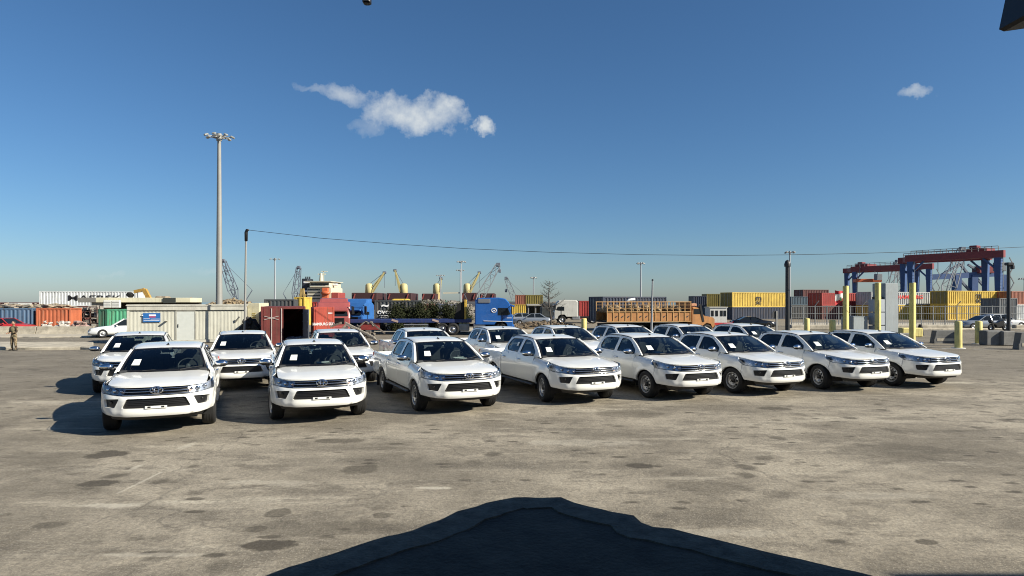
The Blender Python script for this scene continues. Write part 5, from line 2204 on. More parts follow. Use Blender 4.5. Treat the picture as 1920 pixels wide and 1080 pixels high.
# dark post, slim grey pole, black lamp post, sign
DARK = mat('dark_post', (0.018, 0.019, 0.022), 0.5, noise=0.2)
D = 43
root = empty('dark_post', (xat(1476.5, D), D, 0), 0, 'tall black post with a camera head left of the far lamp mast', 'post')
b = MB()
b.cone((0, 0, 0), (0, 0, zat(492, D)), .15, .13, 12)
b.build('shaft', DARK, root)
b = MB()
b.lathe([(.20, zat(500, D)), (.21, zat(495, D)), (.13, zat(489, D)), (.001, zat(487, D))], Matrix(), 12)
b.build('camera_head', DARK, root)
D = 46.5
root = empty('grey_pole', (xat(1221, D), D, 0), 0, 'slim leaning grey pole before the orange stake truck', 'pole')
b = MB()
b.cone((0, 0, 0), (.10, 0, zat(526, D)), .10, .055, 10)
b.build('shaft', mat('pole_steel', (0.30, 0.31, 0.32), 0.5, 0.3, noise=0.2), root)
b = MB()
b.cone((.10, 0, zat(526, D) - .02), (.10, 0, zat(526, D) + .10), .075, .06, 8)
b.build('cap', DARK, root)
D = 47
root = empty('lamp_post', (xat(1891, D), D, 0), 0, 'tall black lamp post beside the motorcycle at the right', 'lamp post')
b = MB()
b.cone((0, 0, 0), (0, 0, zat(492, D)), .13, .11, 12)
b.build('shaft', DARK, root)
b = MB()
b.box((.05, 0, zat(495, D)), (.5, .4, .22), 0, .05)
b.box((.28, 0, zat(501, D)), (.18, .3, .30), 0, .04)
b.build('lamp_head', DARK, root)
D = 48
root = empty('road_sign', (xat(1456, D), D, 0), R(25), 'back of a round dark road sign on a grey post before the black saloon', 'sign')
b = MB()
b.beam((0, 0, 0), (0, 0, zat(583, D)), .14, .08)
b.build('post', mat('sign_post', (0.16, 0.16, 0.155), 0.6, noise=0.2), root)
b = MB()
b.cone((-.08, .06, zat(590, D)), (-.08, .08, zat(590, D)), .30, .30, 20)
b.build('disc', DARK, root)
# flag on its pole
D = 45
root = empty('flag', (xat(1583, D), D, 0), 0, 'small red and white striped flag hanging beside the leftmost tall yellow post', 'flag')
b = MB()
b.cone((0, 0, 0), (0, 0, zat(541, D)), .03, .02, 8)
b.build('flag_pole', FM, root)


def flag_strip(v0, v1, nm, m):
    b = MB()
    V = []
    nu = 12
    for s_ in (0, 1):
        for k in range(nu + 1):
            u = k / nu
            x = -u * .66
            zt_ = zat(547, D) + .10 * u ** 1.5 + .02
            zb_ = zt_ - .55 - .50 * u
            for v in (v0, v1):
                V.append((x + .03 * math.sin(9 * v), .05 * math.sin(7 * u + 3 * v) - .03 + s_ * .006, zt_ + (zb_ - zt_) * v + .03 * math.sin(6 * u)))
    o1 = (nu + 1) * 2
    Fs = [(2 * k, 2 * k + 1, 2 * k + 3, 2 * k + 2) for k in range(nu)] + [(o1 + 2 * k, o1 + 2 * k + 2, o1 + 2 * k + 3, o1 + 2 * k + 1) for k in range(nu)]
    b.add(V, Fs, True)
    return b.build(nm, m, root)


flag_strip(0, .25, 'red_stripe', mat('flag_red', (0.5, 0.03, 0.04), 0.8))
fw = flag_strip(.25, .75, 'white_stripe', mat('flag_white', (0.7, 0.7, 0.68), 0.8))
flag_strip(.75, 1.0, 'red_stripe', MATS['flag_red'])
b = MB()
b.add([(-.33, -.09, zat(547, D) - .62), (-.20, -.09, zat(547, D) - .62), (-.265, -.09, zat(547, D) - .32), (-.33, -.08, zat(547, D) - .62), (-.20, -.08, zat(547, D) - .62), (-.265, -.08, zat(547, D) - .32)], [(0, 1, 2), (5, 4, 3)])
b.build('green_tree_mark', mat('flag_green', (0.02, 0.2, 0.05), 0.8), fw)
# motorcycle
D = 60
root = empty('motorcycle', (xat(1872, D), D, 0), R(8), 'black motorcycle parked before the silver and white cars', 'motorcycle')
for x in (-.75, .75):
    o = road_wheel(root, x, .001, .33, .14)
b = MB()
rprism(b, [(-.95, .72), (-.85, .85), (-.2, .80), (.1, .98), (.45, 1.0), (.6, .80), (.35, .40), (-.25, .34), (-.4, .6)], -.16, .16, .06)
b.build('body', CB, root)
b = MB()
b.beam((.75, 0, .33), (.48, 0, 1.05), .08)
b.beam((.48, -.35, 1.12), (.48, .35, 1.12), .05)
b.build('fork', SILVER, root)
b = MB()
b.box((.58, 0, 1.15), (.06, .3, .32), 0, .03, 0, R(-20))
b.build('screen', DGLASS, root)
b = MB()
b.box((-.80, 0, .92), (.36, .34, .24), 0, .06)
b.build('top_box', PLASTIC, root)


# ---------------------------------------------------------------- cranes and ship
def lattice(b, A, B, w0, w1, bay, t):
    """four-chord lattice boom from A to B"""
    A, B = Vector(A), Vector(B)
    d = (B - A)
    n = max(3, int(d.length / bay))
    dn = d.normalized()
    x = dn.cross(Vector((0, 1, 0))).normalized()
    y = Vector((0, 1, 0))
    c = []
    for k in range(n + 1):
        p = A + d * k / n
        w = w0 + (w1 - w0) * k / n
        if k == 0:
            w *= .35
        c.append([p + x * w / 2 * sx_ + y * w / 2 * sy_ for sx_, sy_ in ((-1, -1), (1, -1), (1, 1), (-1, 1))])
    for k in range(n):
        for i in range(4):
            b.beam(c[k][i], c[k + 1][i], t)
            j = (i + 1) % 4
            if i in (0, 2):
                b.beam(c[k][i] if k % 2 else c[k][j], c[k + 1][j] if k % 2 else c[k + 1][i], t * .75)
                b.beam(c[k + 1][i], c[k + 1][j], t * .7)


LAT = mat('lattice_steel', (0.13, 0.15, 0.19), 0.6, noise=0.2)
LAT2 = mat('lattice_steel_hazed', (0.24, 0.26, 0.28), 0.6, noise=0.2)  # lighter steel for far booms, distance haze put into the colour


def lattice_crane(base, tip, D, m, label, w=2.0, t=.22, hook=None, house=None):
    A, B = at(base[0], base[1], D), at(tip[0], tip[1], D)
    root = empty('lattice_crane', (A.x, D, 0), 0, label, 'crane', 'lattice cranes on the skyline')
    o0 = Vector((A.x, D, 0))
    b = MB()
    lattice(b, A - o0, B - o0, w, w * .55, w * 1.1, t)
    b.build('boom', m, root)
    b = MB()
    hd = (B - A).normalized()
    b.box(B - o0 + hd * .1, (w * .45, w * .4, w * .45), 0, .05)
    b.build('boom_head', LAT, root)
    b = MB()
    b.box((0, 0, 1.9), (5.5, 4, 2.0), 0, .2)
    b.build('machine_house', mat('crane_house', house or (0.10, 0.10, 0.11), 0.6, noise=0.3) if not house else mat('crane_house_%02d' % int(house[0] * 100), house, 0.6, noise=0.3), root)
    b = MB()
    for y in (-2.2, 2.2):
        b.box((0, y, .6), (7, 1.1, 1.1), 0, .35)
    b.build('crawler_tracks', UNDER, root)
    if hook:
        H_ = at(hook[0], hook[1], D) - o0
        b = MB()
        b.beam((H_.x, 0, B.z - .3), (H_.x, 0, H_.z), t * .5)
        b.box(H_, (.8, .6, 1.0), 0, .1)
        b.build('hook_line', LAT, root)
    b = MB()
    side_ = -1 if B.x > A.x else 1
    mx = Vector((side_ * 3.5, 0, A.z + (B.z - A.z) * .25))
    b.beam((side_ * 2, 0, A.z - .3), mx, t)
    b.beam(mx, B - o0, t * .45)
    b.build('stay_mast', LAT, root)
    return root


lattice_crane((443, 562), (418, 490), 140, LAT, 'dark lattice crane leaning left behind the tall lamp mast', 1.8, .15)
lattice_crane((553, 566), (560, 502), 190, LAT, 'blue-grey lattice crane left of the ship funnel', 2.0, .18)
lattice_crane((893, 570), (934, 497), 190, LAT2, 'long pale lattice crane leaning right behind the blue tractor', 2.6, .19, (937, 508))
lattice_crane((969, 572), (949, 522), 200, LAT2, 'short lattice crane leaning left above the ochre containers', 2.0, .18, (949, 545))
lattice_crane((1772, 560), (1804, 468), 175, LAT2, 'pale lattice crane crossing behind the red gantry beam', 2.8, .2)
lattice_crane((1676, 560), (1684, 492), 190, LAT2, 'pale lattice crane between the two red gantry cranes', 3.0, .2)

# cargo ship along the far quay: bridge aft at the left, four deck cranes
D = 250.0
ship0 = Vector((xat(570, D), D, 0))
root = empty('cargo_ship', ship0, 0, 'cargo ship with cream bridge, dark funnel and four yellow deck cranes', 'ship')


def sp(px, py, dy=0.0):
    return at(px, py, D) - ship0 + Vector((0, dy, 0))


xl, xr_ = sp(555, 560).x, sp(985, 560).x
zd = 1.6
b = MB()
b.prism([(xl, -12), (xr_ - 12, -12), (xr_, 0), (xr_ - 12, 12), (xl, 12)], 2, -.5, zd)
b.build('hull', mat('hull_rust_red', (0.16, 0.04, 0.03), 0.7, noise=0.3, dirt=0.4), root)
CREAM = mat('ship_cream', (0.60, 0.56, 0.42), 0.6, noise=0.1, nscale=.3, dirt=0.2)


def sblock(px0, px1, y0, y1, nm, m, dy0=-8, dy1=8, par=None):
    a, c = sp(px0, y1), sp(px1, y0)
    b = MB()
    b.box(((a.x + c.x) / 2, (dy0 + dy1) / 2, (a.z + c.z) / 2), (abs(c.x - a.x), dy1 - dy0, abs(c.z - a.z)), 0, .15)
    return b.build(nm, m, par or root)


sup = sblock(588, 632, 540, 572, 'superstructure', CREAM)
sblock(594, 630, 530, 540, 'bridge', CREAM, -9, 7)
sblock(596, 629, 532.5, 535.5, 'bridge_windows', DGLASS, -9.1, -9.0, sup)
sblock(586, 634, 528.5, 530, 'bridge_roof', CREAM, -10, 8)
for k in range(4):
    sblock(589, 612, 543 + k * 5.5, 544.6 + k * 5.5, 'deck_window_row', DGLASS, -8.1, -7.9, sup)
fn_ = sblock(572, 583, 523, 566, 'funnel', mat('funnel_dark', (0.025, 0.03, 0.04), 0.5, noise=0.2), -4, 3)
sblock(575, 584, 528, 532, 'funnel_band', LET_WHITE, -4.15, 3.15, fn_)
for k in range(3):
    b = MB()
    p = sp(573.5 + k * 3.6, 523)
    b.cone(p, p + Vector((0, 0, .9)), .28, .24, 8)
    b.build('exhaust_pipe', DARK, fn_)
b = MB()
p = sp(602, 530)
b.cone(p, sp(602, 512), .9, .45, 8)
b.beam(sp(596, 514), sp(611, 514), .35)
b.beam(sp(607, 508), sp(607, 530), .22)
b.beam(sp(602, 509), sp(614, 509), .22)
b.build('mast', CREAM, root)
ORG = mat('lifeboat_orange', (0.55, 0.13, 0.05), 0.5, noise=0.2)
sblock(617, 628, 541, 566, 'orange_stair_tower', ORG, -9.6, -8.2)
b = MB()
b.ball(sp(624, 550, -9.6), (1.8, .9, .8), 10, 6)
b.build('lifeboat', ORG, root)
sblock(630, 638, 532.5, 536, 'bridge_wing', LET_WHITE, -5, -3)
sblock(632, 645, 549, 566, 'red_deck_house', mat('deck_red', (0.32, 0.06, 0.05), 0.6, noise=0.3), -8, 2)
sblock(580, 590, 545, 548, 'white_boat_cover', LET_WHITE, -8, -5)
HATCH = mat('hatch_maroon', (0.045, 0.016, 0.018), 0.7, noise=0.3, dirt=0.3)
for px0, px1, yt in ((670, 716, 549.5), (733, 778, 550), (797, 822, 551), (868, 896, 549.5), (902, 929, 550.5)):
    sblock(px0, px1, yt, 566, 'hatch_coaming', HATCH, -9, 9)
    for f_ in (.12, .86):
        q = MB()
        x = px0 + (px1 - px0) * f_
        q.beam(sp(x - 2, 561, -9.2), sp(x + 1, 551.5, -9.2), .35)
        q.build('hatch_brace', mat('deck_red2', (0.28, 0.07, 0.06), 0.6), root)
sblock(560, 990, 564.5, 572, 'bulwark', mat('bulwark_green', (0.10, 0.22, 0.17), 0.6, noise=0.2), 6, 9)


def deck_crane(px, boom_tip, ytop=532, ybot=551):
    w = 1.25
    a, c = sp(px, ybot), sp(px, ytop)
    b = MB()
    b.lathe([(w * 1.0, a.z - 4), (w * 1.0, a.z), (w * 1.25, a.z + .4), (w * 1.15, c.z - .6), (w * .8, c.z), (.01, c.z + .2)], Matrix.Translation((a.x, 0, 0)), 12)
    cr = b.build('deck_crane', mat('deck_crane_yellow', (0.55, 0.47, 0.22), 0.6, noise=0.12, nscale=.4, dirt=0.25), root)
    b = MB()
    b.cone((a.x, 0, zd), (a.x, 0, a.z - .2), w * 1.0, w * 1.0, 10)
    b.build('crane_pedestal', MATS['deck_red2'], cr)
    t = sp(*boom_tip)
    sg = 1 if t.x > a.x else -1
    b = MB()
    root_ = Vector((a.x + sg * 1.3, 0, a.z + .8))
    for y in (-.9, .9):
        b.beam(root_ + Vector((0, y, 0)), t + Vector((0, y * .3, 0)), .55, .6)
        b.beam(root_ + Vector((sg * .0, y, 1.8)), t + Vector((0, y * .3, .3)), .26)
    for k in range(1, 5):
        p = root_ + (t - root_) * k / 5
        b.beam(p + Vector((0, -.9 + .12 * k, 0)), p + Vector((0, .9 - .12 * k, 0)), .25)
    b.build('boom', mat('crane_boom_yellow', (0.42, 0.36, 0.16), 0.6, noise=0.2), cr)
    b = MB()
    b.beam((a.x, 0, c.z - .2), t, .16)
    b.beam(t, t + Vector((0, 0, -6)), .12)
    b.build('cable', LAT, cr)
    b = MB()
    b.box(t, (1.4, .9, 1.0), 0, .15)
    b.build('boom_head', LAT, cr)


deck_crane(692, (721, 511))
deck_crane(757, (741, 507))
deck_crane(819, (827, 522))
deck_crane(876, (899, 511))
b = MB()
b.beam(sp(831, 549.5), sp(866, 549), .5)
b.build('stowed_boom', CREAM, root)


# rubber-tyred gantry cranes
GR = mat('gantry_red', (0.20, 0.032, 0.036), 0.55, noise=0.2, nscale=.5, dirt=0.25)
GB = mat('gantry_blue', (0.030, 0.075, 0.20), 0.55, noise=0.2, nscale=.5, dirt=0.2)


def gantry(pa, da, pb, db, gv, zt, label, girder=1.4, mpos=.88):
    A, B = Vector((xat(pa, da), da, 0)), Vector((xat(pb, db), db, 0))
    root = empty('gantry_crane', A, 0, label, 'gantry crane', 'rubber-tyred gantry cranes')
    d = B - A
    G = Vector(gv)
    u = d.normalized()
    for k, o in enumerate((Vector((0, 0, 0)), G)):
        b = MB()
        b.beam(o - u * 1.0 + Vector((0, 0, zt - girder / 2)), o + d + u * 1.0 + Vector((0, 0, zt - girder / 2)), 1.1, girder)
        gi = b.build('girder', GR, root)
        b = MB()
        n = 14
        for i in range(n + 1):
            p = o + d * i / n + Vector((0, 0, zt))
            b.beam(p, p + Vector((0, 0, .9)), .10)
        b.beam(o + Vector((0, 0, zt + .9)), o + d + Vector((0, 0, zt + .9)), .10)
        b.beam(o + Vector((0, 0, zt + .5)), o + d + Vector((0, 0, zt + .5)), .07)
        q = b.build('handrail', FM, gi)
        for e in (0, 1):
            base = o + d * e
            b = MB()
            top = base + Vector((0, 0, zt - girder))
            lo = base + (u * (1 if e else -1)) * .0 + Vector((0, 0, 1.2))
            b.add([], [])
            w0, w1 = 1.2, .7
            V = []
            for p, w in ((lo, w1), (top, w0)):
                for sx_, sy_ in ((-1, -1), (1, -1), (1, 1), (-1, 1)):
                    V.append(p + u * (w / 2 * sx_) + Vector((-u.y, u.x, 0)) * (.55 * sy_))
            b.add(V, [(0, 1, 5, 4), (1, 2, 6, 5), (2, 3, 7, 6), (3, 0, 4, 7), (3, 2, 1, 0), (4, 5, 6, 7)])
            b.build('leg', GB, root)
    for e in (0, 1):
        b = MB()
        b.beam(d * e + Vector((0, 0, 1.3)) - G * .15, d * e + G * 1.15 + Vector((0, 0, 1.3)), .9, 1.0)
        sb = b.build('sill_beam', GB, root)
        b = MB()
        b.beam(d * e + Vector((0, 0, zt - girder * .5)), d * e + G + Vector((0, 0, zt - girder * .5)), .8, 1.2)
        b.build('end_tie', GR, root)
        for t in (-.1, .1, .9, 1.1):
            p = d * e + G * t
            M = Matrix.Translation((p.x, p.y, .65)) @ Matrix.Rotation(R(90), 4, 'X')
            q = MB()
            q.lathe([(.3, -.25), (.65, -.25), (.65, .25), (.3, .25)], M, 14)
            q.build('tyre', RUBBER, sb)
    # trolley and machinery on top
    b = MB()
    c = d * mpos + G * .5
    b.box(c + Vector((0, 0, zt + .4)), (3.6, abs(G.y) * .6, .8), math.atan2(d.y, d.x), .1)
    b.box(c + Vector((-1.2, 0, zt + 1.1)), (1.4, 2, .6), math.atan2(d.y, d.x), .1)
    b.build('machinery', GR, root)
    b = MB()
    b.box(d * mpos + Vector((1.6, -1.2, zt - 3.2)), (1.6, 1.6, 1.8), 0, .1)
    b.build('operator_cab', mat('cab_grey', (0.18, 0.20, 0.22), 0.5), root)
    for k, o in enumerate((Vector((0, 0, 0)), G)):
        for e, sg in ((0, 1), (1, -1)):
            b = MB()
            b.beam(o + d * e + Vector((0, 0, zt - girder - 2.6)), o + d * e + u * sg * 2.6 + Vector((0, 0, zt - girder)), .35)
            b.build('knee_brace', GB, root)
    for t in (.3, .45, .6):
        b = MB()
        b.beam(d * t + Vector((0, -.8, zt - girder)), d * t + Vector((0, -.8, zt - girder - 1.6 - 2 * t)), .09)
        b.build('festoon_cable', LAT, root)
    for e in (0, 1):
        b = MB()
        for x_ in (-.25, .25):
            b.beam(d * e + u * x_ + Vector((0, -.85, 1.5)), d * e + u * x_ + Vector((0, -.85, zt)), .07)
        for q in range(18):
            z_ = 1.8 + q * (zt - 2) / 18
            b.beam(d * e - u * .25 + Vector((0, -.85, z_)), d * e + u * .25 + Vector((0, -.85, z_)), .05)
        b.build('ladder', FM, root)
    b = MB()
    e0 = d * 1.0 + u * 1.4
    for i in range(6):
        z0_ = 1.5 + i * (zt - 3) / 6
        b.beam(e0 + Vector((.9 * (i % 2), -.6, z0_)), e0 + Vector((.9 * ((i + 1) % 2), -.6, z0_ + (zt - 3) / 6)), .14)
    b.build('zigzag_stair', FM, root)
    return root


gantry(1708, 139, 1872, 126, (3.0, 7.5, 0), 12.9, 'nearer red and blue gantry crane spanning the yellow containers at the right')
gantry(1603, 186, 1742, 170, (2.4, 9.0, 0), 13.0, 'farther red and blue gantry crane left of the nearer one', 1.45, .22)
b = None
# spreader under the far gantry
o = MB().box((0, 0, 0), (7, 2.5, .9), R(-8), .1).build('container_spreader', ORG, None, at(1626, 526, 184))
tag(o, 'orange lifting spreader hanging under the farther gantry crane', 'spreader')
b = MB()
for sx_ in (-2.5, 2.5):
    b.beam((sx_, 0, .4), (sx_ * .8, 0, 4.0), .12)
b.build('hoist_cable', LAT, o)
# blue quay crane far behind
D = 235
q0 = Vector((xat(1800, D), D, 0))
root = empty('quay_crane', q0, 0, 'distant blue quay crane with raised tie bars behind the red gantry', 'crane')


def qp(px, py, dy=0):
    return at(px, py, D) - q0 + Vector((0, dy, 0))


b = MB()
b.beam(qp(1738, 520), qp(1875, 513), 1.6, 2.0)
b.build('boom_girder', GB, root)
for px in (1793, 1824, 1880):
    b = MB()
    b.beam(qp(px, 566), qp(px + 1, 515), 2.2, 2.2)
    b.build('leg', GB, root)
for a, c in (((1760, 518), (1800, 495)), ((1800, 495), (1818, 517)), ((1796, 520), (1818, 545)), ((1828, 518), (1852, 545)), ((1815, 496), (1845, 516))):
    b = MB()
    b.beam(qp(*a), qp(*c), .7)
    b.build('tie_bar', LAT, root)
b = MB()
b.box(qp(1843, 506), (5.5, 4, 2.6), 0, .2)
b.build('machine_house', GR, root)

# ---------------------------------------------------------------- sheds, heaps, clutter on the left
D = 72
root = empty('flat_roof_shed', (xat(146, D), D, 0), R(12), 'cream flat-roofed shed with dark openings behind the portable cabin', 'building')
w = xat(341, D) - xat(146, D)
z0, z1 = zat(567, D), zat(558, D)
b = MB()
wg = xat(176, D) - xat(146, D)
b.box((wg / 2, 2.5, (z0 + z1) / 2), (wg, 5, z1 - z0), 0, .02)
b.build('grey_roof_edge', mat('shed_grey', (0.17, 0.165, 0.15), 0.8, noise=0.2), root)
b = MB()
b.box(((w + wg) / 2, 2.5, (z0 + z1) / 2), (w - wg, 5, z1 - z0), 0, .02)
b.build('roof_edge', mat('shed_cream', (0.58, 0.55, 0.40), 0.75, noise=0.15, nscale=.6, dirt=0.3), root)
b = MB()
b.box((1.9, 2.6, z0 / 2), (1.3, 4.6, z0), 0)
b.build('wall', mat('shed_wall', (0.30, 0.28, 0.235), 0.9, noise=0.2, dirt=0.4), root)
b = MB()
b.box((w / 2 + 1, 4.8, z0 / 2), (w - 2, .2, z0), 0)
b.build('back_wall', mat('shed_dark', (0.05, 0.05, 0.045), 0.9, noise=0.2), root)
b = MB()
x = xat(304, D) - xat(146, D)
b.box((x, -.05, (z0 + z1) / 2 - .05), (xat(315, D) - xat(293, D), .2, .62), 0, .02)
b.build('vent_grille', mat('vent_dark', (0.03, 0.035, 0.03), 0.7), root)
for k in range(2):
    x = xat(199 + k * 14, D) - xat(146, D)
    b = MB()
    b.box((x, -.3, zat(570, D)), (.80, .5, .85), 0, .03)
    ac = b.build('air_conditioner', mat('ac_white', (0.6, 0.6, 0.56), 0.6, noise=0.1), root)
    for z in (-.2, 0, .2):
        q = MB()
        q.box((x, -.56, zat(570, D) + z), (.7, .02, .05))
        q.build('fin', FM, ac)
# timber and sheet clutter over the left containers
r2 = random.Random(31)
for k, (px, py, Dd, n, wd, ht, col, lab) in enumerate(((40, 574, 60, 22, 3.4, .55, (0.30, 0.25, 0.19), 'heap of broken boards and sheets on the blue-grey container'),
                                                       (108, 574, 60, 24, 3.0, .5, (0.40, 0.34, 0.25), 'heap of broken timber on the orange container'))):
    b = MB()
    for i in range(n):
        b.box((r2.uniform(-wd / 2, wd / 2), r2.uniform(0, 2), r2.uniform(0.05, ht * .6)), (r2.uniform(.6, 2.0), r2.uniform(.05, .6), r2.uniform(.03, .12)), r2.uniform(-.5, .5), 0, r2.uniform(-.2, .2), r2.uniform(-.25, .25))
    o = b.build('timber_heap', mat('timber_%d' % k, col, 0.9, noise=0.6, nscale=2), None, (xat(px, Dd), 57.5, 2.16 if k == 0 else 2.16))
    o['kind'] = 'stuff'
D = 63
root = empty('scaffold_rack', (xat(144, D), D, 0), 0, 'dark scaffold rack of scrap between the orange and green containers', 'rack')
w = xat(182, D) - xat(144, D)
for k in range(4):
    b = MB()
    b.beam((w * k / 3, 0, 0), (w * k / 3, 0, zat(575, D)), .07)
    b.build('upright', mat('rust_steel', (0.10, 0.06, 0.045), 0.8, noise=0.4), root)
for z in (.6, 1.2, 1.8):
    b = MB()
    b.box((w / 2, .5, z), (w, 1.2, .06))
    b.build('shelf', MATS['rust_steel'], root)
b = MB()
for i in range(40):
    b.box((r2.uniform(0, w), r2.uniform(.1, 1), r2.choice((.65, 1.25, 1.85)) + r2.uniform(.05, .3)), (r2.uniform(.2, .8), r2.uniform(.1, .5), r2.uniform(.05, .4)), r2.uniform(0, 3), 0, r2.uniform(-.3, .3), r2.uniform(-.3, .3))
o = b.build('scrap_pieces', mat('scrap_mix', (0.12, 0.09, 0.07), 0.8, noise=0.8, nscale=3, col2=(0.30, 0.28, 0.25)), None, (xat(144, D), D, 0))
o['kind'] = 'stuff'


def heap(px0, px1, ytop, D, col, label, n=140, seed=1, col2=None, ps=1.0):
    rr = random.Random(seed)
    w = xat(px1, D) - xat(px0, D)
    h = zat(ytop, D)
    cx = (xat(px0, D) + xat(px1, D)) / 2
    b = MB()
    V, Fs = [], []
    nu, nv = 16, 6
    for i in range(nu + 1):
        for j in range(nv + 1):
            u, v = i / nu * 2 - 1, j / nv * 2 - 1
            k = max(0, 1 - u * u) ** .6 * max(0, 1 - v * v) ** .5
            V.append((u * w / 2, v * w * .25, h * .93 * k * rr.uniform(.86, 1.04)))
    Fs = [(i * (nv + 1) + j, (i + 1) * (nv + 1) + j, (i + 1) * (nv + 1) + j + 1, i * (nv + 1) + j + 1) for i in range(nu) for j in range(nv)]
    b.add(V, Fs)
    for i in range(n):
        u = rr.uniform(-.95, .95)
        v = rr.uniform(-.9, .2)
        k = (1 - u * u) ** .6 * (1 - v * v) ** .5
        s = rr.uniform(.12, .55) * ps
        b.box((u * w / 2, v * w * .25, h * .93 * k), (s * rr.uniform(.6, 2.6), s, s * rr.uniform(.2, .7)), rr.uniform(0, 3), 0, rr.uniform(-.6, .6), rr.uniform(-.6, .6))
    o = b.build('scrap_heap', mat('heap_%d' % seed, col, 0.95, noise=0.6, nscale=1.6, col2=col2), None, (cx, D, 0))
    tag(o, label, 'scrap heap', 'scrap heaps behind the yard')
    return o


heap(330, 376, 560, 92, (0.14, 0.05, 0.045), 'dark reddish scrap heap right of the cream shed roof', 120, 41, (0.30, 0.22, 0.16))
heap(372, 492, 560, 110, (0.34, 0.26, 0.15), 'wide yellowish brown scrap heap behind the tall lamp mast', 220, 42, (0.14, 0.11, 0.08))
heap(722, 905, 561, 150, (0.30, 0.28, 0.23), 'long pale scrap heap along the quay behind the bushes', 260, 43, (0.12, 0.10, 0.09))
heap(944, 1090, 602.5, 62, (0.20, 0.145, 0.095), 'low brown earth mound at the foot of the bare tree', 260, 44, (0.10, 0.078, 0.05), .35)
heap(1012, 1052, 567, 98, (0.07, 0.065, 0.06), 'dark scrap heap behind the bare tree', 120, 45, (0.17, 0.15, 0.13))
# wrecked cars / drums on the pale heap
for k, (px, col) in enumerate(((779, (0.32, 0.05, 0.06)), (805, (0.22, 0.10, 0.08)), (828, (0.06, 0.07, 0.11)), (845, (0.10, 0.10, 0.12)))):
    D = 128
    o = MB().box((0, 0, 1.2), (2.4, 2.0, 2.4), R(7 * k), .2).build('crushed_car_bale', mat('bale_%d' % k, col, 0.6, noise=0.7, nscale=2, bump=1.0, bscale=3), None, (xat(px, D), D, 0))
    tag(o, ['red', 'brown', 'dark blue', 'slate grey'][k] + ' crushed scrap bale behind the bushes', 'scrap bale', 'crushed scrap bales')
o = MB().box((0, 0, 1.7), (3.6, 3, 3.4), 0, .3).build('yellow_skip', mat('skip_yellow', (0.6, 0.42, 0.06), 0.6, noise=0.2, dirt=0.4), None, (xat(752, 132), 132, 0))
tag(o, 'yellow skip on the quay above the bushes', 'skip')
# yellow excavator on the heap by the shed
D = 88
e0 = Vector((xat(283, D), D, 0))
root = empty('excavator', e0, 0, 'yellow excavator arm rising above the cream shed roof', 'excavator')
EX = mat('excavator_yellow', (0.45, 0.27, 0.06), 0.6, noise=0.25, dirt=0.4)
P0, P1, P2, P3 = [at(x, y, D) - e0 for x, y in ((281, 562), (271, 543), (252, 547), (244, 553))]
for nm, a, c, t in (('boom', P0, P1, .42), ('stick', P1, P2, .32)):
    b = MB()
    b.beam(a, c, t, t * 1.3)
    b.build(nm, EX, root)
b = MB()
b.box(P3, (.7, .8, .6), 0, .1, 0, R(30))
b.build('bucket', UNDER, root)
b = MB()
b.box((.8, 0, 2.1), (3.4, 2.4, 2.0), 0, .2)
b.build('body', EX, root)
b = MB()
for y in (-1, 1):
    b.box((.6, y, .55), (4, .6, 1.0), 0, .3)
b.build('tracks', UNDER, root)
o = MB().box((0, 0, 1.6), (3.2, 2.2, 3.2), 0, .3).box((.5, 0, 3.3), (1.6, 1.4, .5), 0, .1).build('site_generator', mat('gen_beige', (0.30, 0.24, 0.17), 0.7, noise=0.6, nscale=2), None, (xat(299, 92), 92, 0))
tag(o, 'brown machinery block beside the excavator above the shed roof', 'machine')
# A-frame by the yellow container
D = 90
root = empty('steel_a_frame', (xat(567, D), D, 0), 0, 'ochre steel A-frame above the yellow ribbed container', 'frame')
for sg in (-1, 1):
    b = MB()
    b.beam((sg * .75, 0, 0), (sg * .08, 0, zat(541, D)), .28)
    b.build('leg', mat('a_frame_ochre', (0.40, 0.28, 0.10), 0.7, noise=0.3), root)
b = MB()
b.beam((-.5, 0, zat(553, D)), (.5, 0, zat(553, D)), .2)
b.build('cross_bar', MATS['a_frame_ochre'], root)
# broken beams near the trailer
r2 = random.Random(77)
D = 44
c = Vector((xat(672, D), D, 0))
b = MB()
for i in range(22):
    a = Vector((r2.uniform(-1.1, .9), r2.uniform(-.4, .4), r2.uniform(.1, 1.4)))
    q = a + Vector((r2.uniform(-1.0, 1.2), r2.uniform(-.3, .3), r2.uniform(-.9, .4)))
    q.z = max(.05, q.z)
    b.beam(a, q, r2.uniform(.05, .14))
for i in range(18):
    b.box((r2.uniform(-1.0, .9), r2.uniform(-.3, .3), r2.uniform(.1, .7)), (r2.uniform(.2, .6), .3, r2.uniform(.1, .35)), r2.uniform(0, 3), .02, r2.uniform(-.5, .5))
o = b.build('beam_pile', mat('beam_mix', (0.28, 0.24, 0.19), 0.85, noise=0.9, nscale=2, col2=(0.06, 0.05, 0.045)), None, c)
tag(o, 'tangled pile of broken beams left of the flatbed trailer', 'debris')
root = empty('fallen_pole', c + Vector((.3, -1.2, 0)), 0, 'pale pole sloping down to the ground beside the rear pickups', 'pole')
for k in range(2):
    b = MB()
    b.beam((-.9, 0, 1.35 - .12 * k), (1.1 + .1 * k, -.3, .38 - .1 * k), .08)
    b.build('pole_piece', mat('pale_pole', (0.42, 0.38, 0.31), 0.8, noise=0.3), root)
